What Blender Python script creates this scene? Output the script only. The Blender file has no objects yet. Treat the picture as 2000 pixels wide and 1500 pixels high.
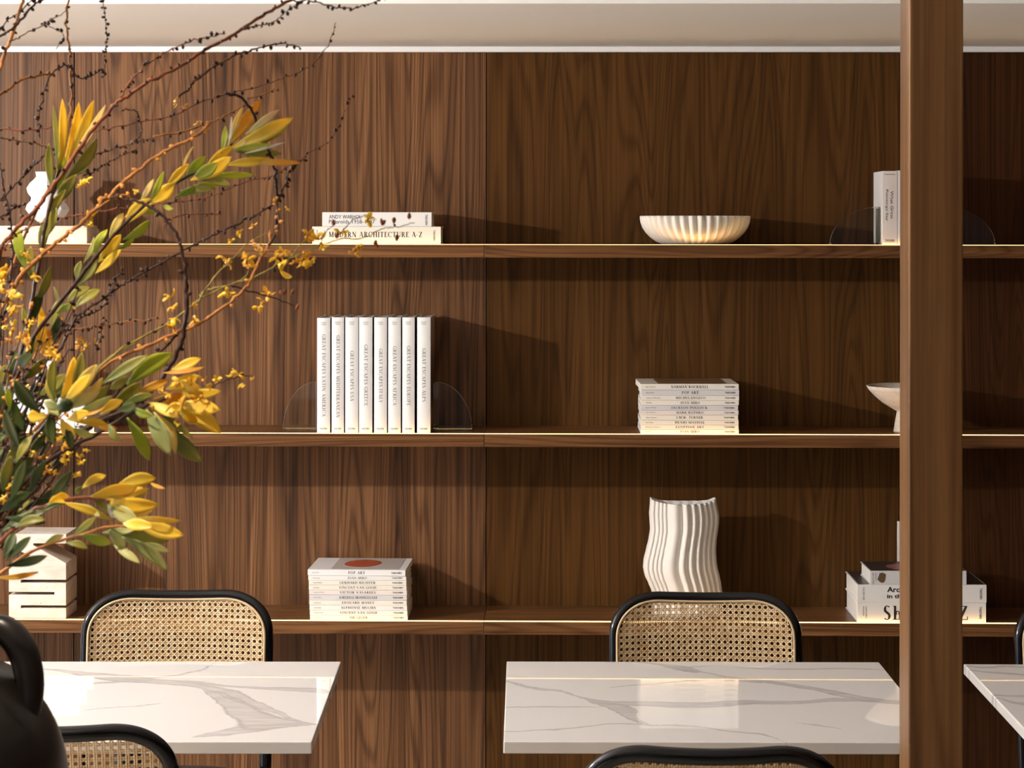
import bpy, math, random
from mathutils import Vector, Matrix

random.seed(7)
S = bpy.context.scene
COL = S.collection
R = math.radians

# ------------------------------------------------------------------ camera
FPX, CX, HY = 4600.0, 1000.0, 440.0           # focal length in px, optical axis in the 2000x1500 frame
CAM = Vector((0.0, -6.185, 1.574))
YAW, ROLL = 0.017, 0.0012
Fw = Vector((-math.sin(YAW), math.cos(YAW), 0))
R0 = Vector((math.cos(YAW), math.sin(YAW), 0))
U0 = Vector((0, 0, 1))
Rt = R0 * math.cos(ROLL) + U0 * math.sin(ROLL)
Up = U0 * math.cos(ROLL) - R0 * math.sin(ROLL)
cd = bpy.data.cameras.new('camera')
cam = bpy.data.objects.new('camera', cd)
COL.objects.link(cam)
cd.sensor_width = 36.0
cd.lens = 36.0 * FPX / 2000.0
cd.shift_y = (HY - 750.0) / 2000.0
cd.clip_start = 0.05
m3 = Matrix((Rt, Up, -Fw)).transposed()
cam.matrix_world = Matrix.Translation(CAM) @ m3.to_4x4()
cd.dof.use_dof = True
cd.dof.focus_distance = 5.3
cd.dof.aperture_fstop = 20.0
S.camera = cam

def ray(px, py):
    return Fw + Rt * ((px - CX) / FPX) + Up * ((HY - py) / FPX)
def atY(px, py, Y):
    d = ray(px, py); return CAM + d * ((Y - CAM.y) / d.y)
def atZ(px, py, Z):
    d = ray(px, py); return CAM + d * ((Z - CAM.z) / d.z)
def atD(px, py, D):
    return CAM + ray(px, py) * D

# ------------------------------------------------------------------ world, lights, exposure
W = bpy.data.worlds.new('world'); S.world = W; W.use_nodes = True
W.node_tree.nodes['Background'].inputs[0].default_value = (0.80, 0.88, 1.0, 1)
W.node_tree.nodes['Background'].inputs[1].default_value = 0.05
S.view_settings.view_transform = 'Standard'
S.view_settings.look = 'None'
S.view_settings.gamma = 1.0
S.view_settings.use_curve_mapping = False
S.view_settings.exposure = 0.0

def lamp(name, kind, loc, energy, color, **k):
    l = bpy.data.lights.new(name, kind); l.energy = energy; l.color = color
    for a, b in k.items(): setattr(l, a, b)
    o = bpy.data.objects.new(name, l); o.location = loc; COL.objects.link(o)
    return o
# the lamp up on the left under the ceiling that throws the crisp shadows on the panelling
KEY = lamp('ceiling_spot_light', 'POINT', (-2.95, -2.11, 1.975), 300, (1.0, 0.97, 0.935), shadow_soft_size=0.035)
# warm ceiling spotlight above the jug of branches
o = lamp('warm_ceiling_spot_light', 'SPOT', (-0.95, -4.0, 2.70), 150, (1.0, 0.87, 0.66), shadow_soft_size=0.03, spot_size=R(40), spot_blend=0.6)
o.rotation_euler = (Vector((-0.64, -3.6, 1.35)) - o.location).to_track_quat('-Z', 'Y').to_euler()
# fill lamp added behind the camera, and daylight from the windows on the left
o = lamp('front_fill_light', 'AREA', (-2.2, -8.7, 1.5), 5, (1.0, 0.93, 0.85), shape='RECTANGLE', size=3.0, size_y=2.0)
o.rotation_euler = (R(90), 0, 0)
o = lamp('side_window_light', 'AREA', (-4.45, -3.6, 1.35), 38, (0.68, 0.83, 1.0), shape='RECTANGLE', size=1.6, size_y=1.7)
o.rotation_euler = (R(90), 0, R(-90))

# low sun added through the left window, so bounce off the floor brightens the soffit
o = lamp('soffit_fill_sun', 'SUN', (-8, -2, 6), 50.0, (1.0, 0.90, 0.76), angle=R(0.6))
o.rotation_euler = Vector((math.cos(R(33))*0.94, -math.cos(R(33))*0.34, -math.sin(R(33)))).to_track_quat('-Z', 'Y').to_euler()

# ------------------------------------------------------------------ mesh helpers
def mk(name, V, F, mat=None, parent=None, org=None, smooth=False, mats=None, midx=None):
    me = bpy.data.meshes.new(name)
    if org is not None:
        V = [(v[0]-org[0], v[1]-org[1], v[2]-org[2]) for v in V]
    me.from_pydata([tuple(v) for v in V], [], F)
    for m in (mats or ([mat] if mat else [])): me.materials.append(m)
    if midx:
        for p, i in zip(me.polygons, midx): p.material_index = i
    if smooth:
        me.polygons.foreach_set('use_smooth', [True]*len(me.polygons))
    me.update()
    o = bpy.data.objects.new(name, me); COL.objects.link(o)
    if parent: o.parent = parent
    return o

def sharp(o, ang=35):
    m = o.modifiers.new('bevel', 'BEVEL'); m.width = 0.001; m.segments = 2; m.limit_method = 'ANGLE'; m.angle_limit = R(ang)
    return o
def bevel(o, w, seg=2, ang=30):
    m = o.modifiers.new('bevel', 'BEVEL'); m.width = w; m.segments = seg; m.limit_method = 'ANGLE'; m.angle_limit = R(ang)
    return o

def box(x0, x1, y0, y1, z0, z1):
    V = [(x0,y0,z0),(x1,y0,z0),(x1,y1,z0),(x0,y1,z0),(x0,y0,z1),(x1,y0,z1),(x1,y1,z1),(x0,y1,z1)]
    F = [(0,3,2,1),(4,5,6,7),(0,1,5,4),(1,2,6,5),(2,3,7,6),(3,0,4,7)]
    return V, F
def join(*parts):
    V, F = [], []
    for v, f in parts:
        n = len(V); V += list(v); F += [tuple(i+n for i in q) for q in f]
    return V, F
def prism_xz(poly, y0, y1):
    n = len(poly)
    V = [(x, y0, z) for x, z in poly] + [(x, y1, z) for x, z in poly]
    F = [tuple(range(n)), tuple(range(2*n-1, n-1, -1))]
    F += [(i, i+n, (i+1) % n + n, (i+1) % n) for i in range(n)]
    return V, F
def prism_xy(poly, z0, z1):
    n = len(poly)
    V = [(x, y, z0) for x, y in poly] + [(x, y, z1) for x, y in poly]
    F = [tuple(range(n-1, -1, -1)), tuple(range(n, 2*n))]
    F += [(i, (i+1) % n, (i+1) % n + n, i+n) for i in range(n)]
    return V, F

def catmull(P, k=4, closed=False):
    P = [Vector(p) for p in P]; n = len(P); out = []
    rng = range(n) if closed else range(n-1)
    for i in rng:
        if closed: a, b, c, d = P[i-1], P[i], P[(i+1) % n], P[(i+2) % n]
        else: a, b, c, d = P[max(i-1, 0)], P[i], P[i+1], P[min(i+2, n-1)]
        for j in range(k):
            t = j/k
            out.append(0.5*((2*b) + (c-a)*t + (2*a-5*b+4*c-d)*t*t + (3*b-a-3*c+d)*t**3))
    if not closed: out.append(P[-1])
    return out

def tube(P, rad, n=8, closed=False, cap=True):
    P = [Vector(p) for p in P]; N = len(P)
    if not hasattr(rad, '__len__'): rad = [rad]*N
    T = []
    for i in range(N):
        if closed: t = P[(i+1) % N] - P[i-1]
        else: t = P[min(i+1, N-1)] - P[max(i-1, 0)]
        T.append(t.normalized() if t.length > 1e-9 else Vector((0, 0, 1)))
    a = Vector((0, 0, 1)) if abs(T[0].z) < 0.9 else Vector((1, 0, 0))
    u = (a - T[0]*a.dot(T[0])).normalized()
    V, F = [], []
    for i in range(N):
        u = (u - T[i]*u.dot(T[i])).normalized(); w = T[i].cross(u)
        for j in range(n):
            an = 2*math.pi*j/n
            V.append(P[i] + (u*math.cos(an) + w*math.sin(an))*rad[i])
    for i in range(N if closed else N-1):
        i2 = (i+1) % N
        for j in range(n):
            F.append((i*n+j, i*n+(j+1) % n, i2*n+(j+1) % n, i2*n+j))
    if cap and not closed:
        F.append(tuple(range(n-1, -1, -1))); F.append(tuple((N-1)*n+j for j in range(n)))
    return V, F

def lathe(prof, n=48, fn=None):
    V, F = [], []
    for k, (r, z) in enumerate(prof):
        for j in range(n):
            a = 2*math.pi*j/n
            rr = fn(r, z, a, k) if fn else r
            V.append((rr*math.cos(a), rr*math.sin(a), z))
    for k in range(len(prof)-1):
        for j in range(n):
            F.append((k*n+j, k*n+(j+1) % n, (k+1)*n+(j+1) % n, (k+1)*n+j))
    F.append(tuple(range(n-1, -1, -1)))
    m = len(prof)-1
    F.append(tuple(m*n+j for j in range(n)))
    return V, F

def empty(name, loc, label=None, cat=None, group=None, rz=0):
    o = bpy.data.objects.new(name, None); COL.objects.link(o); o.location = loc; o.rotation_euler = (0, 0, rz)
    o.empty_display_size = 0.05
    tag(o, label, cat, group); return o
def tag(o, label=None, cat=None, group=None, kind=None):
    if label: o['label'] = label
    if cat: o['category'] = cat
    if group: o['group'] = group
    if kind: o['kind'] = kind
    return o
def copy_tree(o, parent=None):
    c = o.copy(); COL.objects.link(c); c.parent = parent
    for ch in list(o.children): copy_tree(ch, c)
    return c

# ------------------------------------------------------------------ materials
def mat(name, color=(0.8, 0.8, 0.8), rough=0.5, spec=0.5, **k):
    m = bpy.data.materials.new(name); m.use_nodes = True
    b = m.node_tree.nodes['Principled BSDF']
    b.inputs['Base Color'].default_value = (*color, 1); b.inputs['Roughness'].default_value = rough
    b.inputs['Specular IOR Level'].default_value = spec
    for a, v in k.items():
        b.inputs[a.replace('_', ' ')].default_value = v
    return m
class G:
    """small node-graph helper"""
    def __init__(s, m): s.m = m; s.t = m.node_tree; s.b = s.t.nodes['Principled BSDF']
    def n(s, typ, **k):
        x = s.t.nodes.new(typ)
        for a, v in k.items(): setattr(x, a, v)
        return x
    def l(s, a, b): s.t.links.new(a, b)
    def math(s, op, a, b=None, c=None, clamp=False):
        x = s.n('ShaderNodeMath', operation=op, use_clamp=clamp)
        for i, v in enumerate((a, b, c)):
            if v is None: continue
            if isinstance(v, (int, float)): x.inputs[i].default_value = v
            else: s.l(v, x.inputs[i])
        return x.outputs[0]
    def noise(s, vec, scale=1, detail=3, rough=0.55, dist=0.0, w=None):
        x = s.n('ShaderNodeTexNoise')
        if w is not None: x.noise_dimensions = '4D'; s.l(w, x.inputs['W'])
        x.inputs['Scale'].default_value = scale; x.inputs['Detail'].default_value = detail
        x.inputs['Roughness'].default_value = rough; x.inputs['Distortion'].default_value = dist
        s.l(vec, x.inputs['Vector']); return x.outputs['Fac']
    def scale(s, vec, sc, loc=(0, 0, 0)):
        x = s.n('ShaderNodeMapping'); x.inputs['Scale'].default_value = sc; x.inputs['Location'].default_value = loc
        s.l(vec, x.inputs['Vector']); return x.outputs[0]
    def ramp(s, fac, stops):
        x = s.n('ShaderNodeValToRGB'); e = x.color_ramp.elements
        while len(e) < len(stops): e.new(0.5)
        for q, (p, c) in zip(e, stops): q.position = p; q.color = (*c, 1) if len(c) == 3 else c
        s.l(fac, x.inputs[0]); return x.outputs[0]
    def mix(s, fac, a, b, mode='MIX'):
        x = s.n('ShaderNodeMix', data_type='RGBA', blend_type=mode)
        for sock, v in ((x.inputs[0], fac), (x.inputs[6], a), (x.inputs[7], b)):
            if isinstance(v, (int, float)): sock.default_value = v
            elif isinstance(v, tuple): sock.default_value = (*v, 1)
            else: s.l(v, sock)
        return x.outputs[2]

def wood(name, dark, mid, light, grain='z', rough=0.42, fine=1.0, ring=46.0, spec=0.5, wt=(0.09, 0.05, 0.45, 0.34, 0.28)):
    m = mat(name, rough=rough, spec=spec); g = G(m)
    geo = g.n('ShaderNodeNewGeometry').outputs['Position']
    rnd = g.math('MULTIPLY', g.n('ShaderNodeObjectInfo').outputs['Random'], 37.0)
    def S3(a, l):                          # a across the grain, l along it
        return {'z': (a, a, l), 'x': (l, a, a)}[grain]
    broad = g.noise(g.scale(geo, S3(5.0, 0.30)), 1, 2, 0.5, 0.35, rnd)
    wob = g.math('MULTIPLY_ADD', g.noise(g.scale(geo, S3(60, 2.0)), 1, 2, 0.5, 0, rnd), 0.012, broad)
    rings = g.math('MULTIPLY_ADD', g.math('SINE', g.math('MULTIPLY', wob, ring*8.0)), 0.5, 0.5)      # thin dark growth lines
    rings = g.math('SUBTRACT', 1.0, g.math('POWER', rings, 3.0))
    rings2 = g.math('MULTIPLY_ADD', g.math('SINE', g.math('MULTIPLY', wob, ring*2.6)), 0.5, 0.5)
    streak = g.noise(g.scale(geo, S3(120*fine, 1.1)), 1, 4, 0.65, 0, rnd)
    band = g.noise(g.scale(geo, S3(13, 0.3)), 1, 3, 0.6, 0.2, rnd)
    pores = g.noise(g.scale(geo, S3(420*fine, 9)), 1, 2, 0.6, 0, rnd)
    v = g.math('ADD', g.math('MULTIPLY', rings, wt[0]), g.math('MULTIPLY', rings2, wt[1]))
    lines = g.noise(g.scale(geo, S3(300*fine, 0.8)), 1, 2, 0.5, 0, rnd)
    v = g.math('ADD', v, g.math('MULTIPLY', streak, wt[2]))
    v = g.math('ADD', v, g.math('MULTIPLY', band, wt[3]))
    v = g.math('ADD', v, g.math('MULTIPLY', lines, wt[4]))
    v = g.math('ADD', v, g.math('MULTIPLY', pores, 0.08))
    md = wt[0]*0.69 + sum(wt[1:])/2 + 0.03
    c = g.ramp(v, [(md-0.17, dark), (md, mid), (md+0.18, light)])
    g.l(c, g.b.inputs['Base Color'])
    bp = g.n('ShaderNodeBump'); bp.inputs['Strength'].default_value = 0.12; bp.inputs['Distance'].default_value = 0.0006
    g.l(g.math('ADD', streak, pores), bp.inputs['Height']); g.l(bp.outputs[0], g.b.inputs['Normal'])
    g.l(g.math('MULTIPLY_ADD', streak, -0.16, rough+0.08), g.b.inputs['Roughness'])
    return m

WD, WM, WL = (0.024, 0.0090, 0.0036), (0.120, 0.049, 0.0145), (0.28, 0.125, 0.042)
M_panel = wood('walnut_panel', WD, WM, WL, 'z', 0.40, spec=0.2)
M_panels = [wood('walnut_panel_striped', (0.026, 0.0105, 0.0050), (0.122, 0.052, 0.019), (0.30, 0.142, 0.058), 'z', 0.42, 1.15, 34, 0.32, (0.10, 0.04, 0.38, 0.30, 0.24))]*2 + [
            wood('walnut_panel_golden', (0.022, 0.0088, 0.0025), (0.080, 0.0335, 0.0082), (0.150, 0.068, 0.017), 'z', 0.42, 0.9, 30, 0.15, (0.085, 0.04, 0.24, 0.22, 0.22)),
            wood('walnut_panel_shade_tinted', (0.012, 0.005, 0.002), (0.050, 0.018, 0.006), (0.10, 0.040, 0.014), 'z', 0.42, 1.0, 30, 0.12, (0.075, 0.04, 0.20, 0.22, 0.20))]*1
M_panels = [M_panels[0], M_panels[0], M_panels[2], M_panels[3], M_panels[3]]  # panels darken to the right: veneer tone plus fading light put into the colour
M_shelf = wood('walnut_shelf', (0.036, 0.014, 0.005), (0.130, 0.054, 0.018), (0.26, 0.120, 0.045), 'x', 0.36, spec=0.25)
M_post = wood('walnut_post', (0.045, 0.020, 0.0065), (0.160, 0.072, 0.0235), (0.28, 0.140, 0.055), 'z', 0.36, 0.5, 8, 0.35)
M_floor = mat('pale_floor', (0.48, 0.42, 0.36), 0.5)
M_gap = mat('panel_gap', (0.006, 0.004, 0.003), 0.9)

def plaster(name, col, rough=0.7, spec=0.3):
    m = mat(name, col, rough, spec); g = G(m)
    geo = g.n('ShaderNodeNewGeometry').outputs['Position']
    n = g.noise(geo, 60, 4, 0.6)
    bp = g.n('ShaderNodeBump'); bp.inputs['Strength'].default_value = 0.06; bp.inputs['Distance'].default_value = 0.001
    g.l(n, bp.inputs['Height']); g.l(bp.outputs[0], g.b.inputs['Normal'])
    c = g.mix(g.noise(geo, 1.3, 2), tuple(x*0.97 for x in col), col)
    g.l(c, g.b.inputs['Base Color']); return m
M_ceil = plaster('white_plaster', (0.92, 0.90, 0.88), 0.9, 0.0)
M_wall = plaster('warm_plaster', (0.62, 0.58, 0.54))
M_trim = mat('white_gloss_trim', (0.88, 0.88, 0.88), 0.5, 0.1)

def emis(name, col, st):
    m = bpy.data.materials.new(name); m.use_nodes = True; t = m.node_tree; t.nodes.clear()
    e = t.nodes.new('ShaderNodeEmission'); e.inputs[0].default_value = (*col, 1); e.inputs[1].default_value = st
    q = t.nodes.new('ShaderNodeOutputMaterial'); t.links.new(e.outputs[0], q.inputs[0]); return m
M_led = emis('warm_light_strip', (1.0, 0.57, 0.19), 6.0)

M_black = mat('black_lacquer', (0.004, 0.004, 0.005), 0.15, 0.32)
M_seat = mat('black_leather', (0.020, 0.018, 0.019), 0.42)
M_metal = mat('black_metal', (0.015, 0.015, 0.016), 0.35)
M_glass = mat('clear_glass', (0.93, 0.97, 0.95), 0.02, 0.5, Transmission_Weight=1.0, IOR=1.46)

def cane_mat(name, a, b):
    m = mat(name, a, 0.38, 0.5); g = G(m)
    geo = g.n('ShaderNodeTexCoord').outputs['Object']
    n = g.noise(g.scale(geo, (60, 60, 60)), 1, 3, 0.6)
    g.l(g.ramp(n, [(0.3, a), (0.7, b)]), g.b.inputs['Base Color']); return m
M_cane = cane_mat('rattan_cane', (0.58, 0.37, 0.17), (0.82, 0.64, 0.40))
M_spline = cane_mat('rattan_border', (0.55, 0.38, 0.21), (0.66, 0.48, 0.28))

def stone(name, a, b, pits=True, rough=0.55):
    m = mat(name, a, rough, 0.4); g = G(m)
    geo = g.n('ShaderNodeTexCoord').outputs['Object']
    n = g.noise(g.scale(geo, (14, 14, 40)), 1, 5, 0.6, 0.3)
    c = g.ramp(n, [(0.35, b), (0.65, a)])
    if pits:
        p = g.noise(g.scale(geo, (190, 190, 320)), 1, 2, 0.5)
        pm = g.ramp(p, [(0.68, (0, 0, 0)), (0.73, (1, 1, 1))])
        c = g.mix(pm, c, (0.20, 0.13, 0.08))
        bp = g.n('ShaderNodeBump', invert=True); bp.inputs['Strength'].default_value = 0.5; bp.inputs['Distance'].default_value = 0.001
        g.l(pm, bp.inputs['Height']); g.l(bp.outputs[0], g.b.inputs['Normal'])
    g.l(c, g.b.inputs['Base Color']); return m
M_trav = stone('travertine', (0.80, 0.72, 0.64), (0.66, 0.54, 0.44))
M_alab = stone('alabaster', (0.84, 0.80, 0.75), (0.74, 0.68, 0.62), False, 0.4)
M_ceram = mat('matt_white_ceramic', (0.84, 0.80, 0.75), 0.55, 0.35)
M_gceram = mat('glossy_white_ceramic', (0.86, 0.87, 0.88), 0.12, 0.6)
M_jar = mat('black_glazed_clay', (0.008, 0.0055, 0.0045), 0.33, 0.35)
M_paper = mat('page_paper', (0.78, 0.74, 0.68), 0.8, 0.2)
M_ink = mat('black_ink', (0.02, 0.02, 0.022), 0.6)
M_ink2 = mat('grey_ink', (0.22, 0.21, 0.21), 0.6)

# ------------------------------------------------------------------ the room
D_SH = 0.25                                    # shelf depth
ZSH = [1.525, 1.0475, 0.5745]                  # tops of the three shelves
TH = 0.0325
FR = -D_SH
PT = 2.028                                     # top of the panelling
def wx(px): return atY(px, 440, 0).x
def shx(px): return atY(px, 440, FR).x

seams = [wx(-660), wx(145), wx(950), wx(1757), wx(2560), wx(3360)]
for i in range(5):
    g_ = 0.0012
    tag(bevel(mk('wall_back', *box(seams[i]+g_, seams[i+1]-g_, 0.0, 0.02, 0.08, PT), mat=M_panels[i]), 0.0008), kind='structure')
tag(mk('wall_backing', *box(-4.6, 4.6, 0.0205, 0.08, 0.0, 2.8), mat=M_gap), kind='structure')
tag(mk('baseboard_back', *box(-4.6, 4.6, -0.008, 0.02, 0.0, 0.08), mat=M_panel), kind='structure')
tag(mk('wall_left_of_panelling', *box(-4.6, seams[0]-0.002, -0.005, 0.02, 0.08, PT), mat=M_wall), kind='structure')
bpy.data.objects['wall_left_of_panelling'].name = 'wall_back_plaster'
tag(mk('floor', *box(-4.6, 4.6, -9.0, 0.08, -0.1, 0.0), mat=M_floor), kind='structure')
tag(mk('ceiling', *box(-4.6, 4.6, -9.0, -1.20, 2.75, 2.85), mat=M_ceil), kind='structure')
# lowered soffit over the shelves
pf = atY(1000, 8, 0); SOY = -1.20
tag(bevel(mk('trim_1', *box(-4.6, 4.6, SOY, 0.08, 2.043, 2.85), mat=M_ceil), 0.002), kind='structure')
tag(bevel(mk('trim_2', *box(-4.6, 4.6, -0.016, 0.02, PT, 2.0428), mat=M_trim), 0.002), kind='structure')
# left wall with a window, right wall
y0, y1, z0, z1 = -4.5, -2.7, 0.45, 2.25
V, F = join(box(-4.7, -4.6, -9, y0, 0, 2.85), box(-4.7, -4.6, y1, 0.08, 0, 2.85), box(-4.7, -4.6, y0, y1, 0, z0), box(-4.7, -4.6, y0, y1, z1, 2.85))
tag(mk('wall_left', V, F, M_wall), kind='structure')
V, F = join(box(-4.68, -4.58, y0, y0+.05, z0, z1), box(-4.68, -4.58, y1-.05, y1, z0, z1), box(-4.68, -4.58, y0+.05, y1-.05, z0, z0+.05),
            box(-4.68, -4.58, y0+.05, y1-.05, z1-.05, z1), box(-4.66, -4.60, (y0+y1)/2-.02, (y0+y1)/2+.02, z0+.05, z1-.05))
tag(mk('window_1', V, F, M_metal), kind='structure')
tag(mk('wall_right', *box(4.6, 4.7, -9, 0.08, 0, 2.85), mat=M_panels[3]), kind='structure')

# ------------------------------------------------------------------ shelves with their light strips
SJ = shx(946)
shelf_names = ['top', 'middle', 'bottom']
for k, zt in enumerate(ZSH):
    for side, (xa, xb) in (('left', (seams[0]+0.02, SJ-0.0006)), ('right', (SJ+0.0006, seams[5]-0.02))):
        e = empty('wall_shelf', ((xa+xb)/2, FR/2, zt), 'dark walnut %s wall shelf board, %s of the joint, with a glowing front line' % (shelf_names[k], side),
                  'shelf', 'walnut wall shelves')
        hx = (xb-xa)/2
        b = mk('board', *box(-hx, hx, FR/2, -FR/2, -TH, 0), mat=M_shelf, parent=e); bevel(b, 0.0008)
        mk('light_strip', *box(-hx, hx, FR/2+0.0012, FR/2+0.0116, 0.0, 0.0009), mat=M_led, parent=e)

# ------------------------------------------------------------------ lettering
def text_mesh(s, w=None, h=None, bold=0.0, space=1.0):
    """flat outlines of a line of text, its lower left corner at 0,0, in the x-y plane"""
    c = bpy.data.curves.new('t', 'FONT'); c.body = s; c.size = 1.0; c.space_character = space; c.offset = bold; c.resolution_u = 2
    o = bpy.data.objects.new('t', c); COL.objects.link(o)
    dg = bpy.context.evaluated_depsgraph_get(); dg.update()
    me = bpy.data.meshes.new_from_object(o.evaluated_get(dg))
    V = [v.co.copy() for v in me.vertices]; F = [tuple(p.vertices) for p in me.polygons]
    bpy.data.objects.remove(o); bpy.data.curves.remove(c); bpy.data.meshes.remove(me)
    x0 = min(v.x for v in V); x1 = max(v.x for v in V); ya = min(v.y for v in V); yb = max(v.y for v in V)
    sx = (w/(x1-x0)) if w else h/(yb-ya); sy = (h/(yb-ya)) if h else sx
    return [((v.x-x0)*sx, (v.y-ya)*sy) for v in V], F
def put_text(items):
    """items: (string, x, z, w, h, mode) on the plane y = const facing -y; mode 'h' reads left to right, 'v' reads downwards, x,z = lower-left (h) or top-left corner (v)"""
    V, F = [], []
    for it in items:
        s, x, z, w, h, mode = it[:6]; bold = it[6] if len(it) > 6 else 0.0
        P, f = text_mesh(s, w, h, bold)
        n = len(V)
        if mode == 'h': V += [(x+a, 0, z+b) for a, b in P]
        elif mode == 'v': V += [(x+b, 0, z-a) for a, b in P]
        F += [tuple(i+n for i in q) for q in f]
    return V, F

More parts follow.
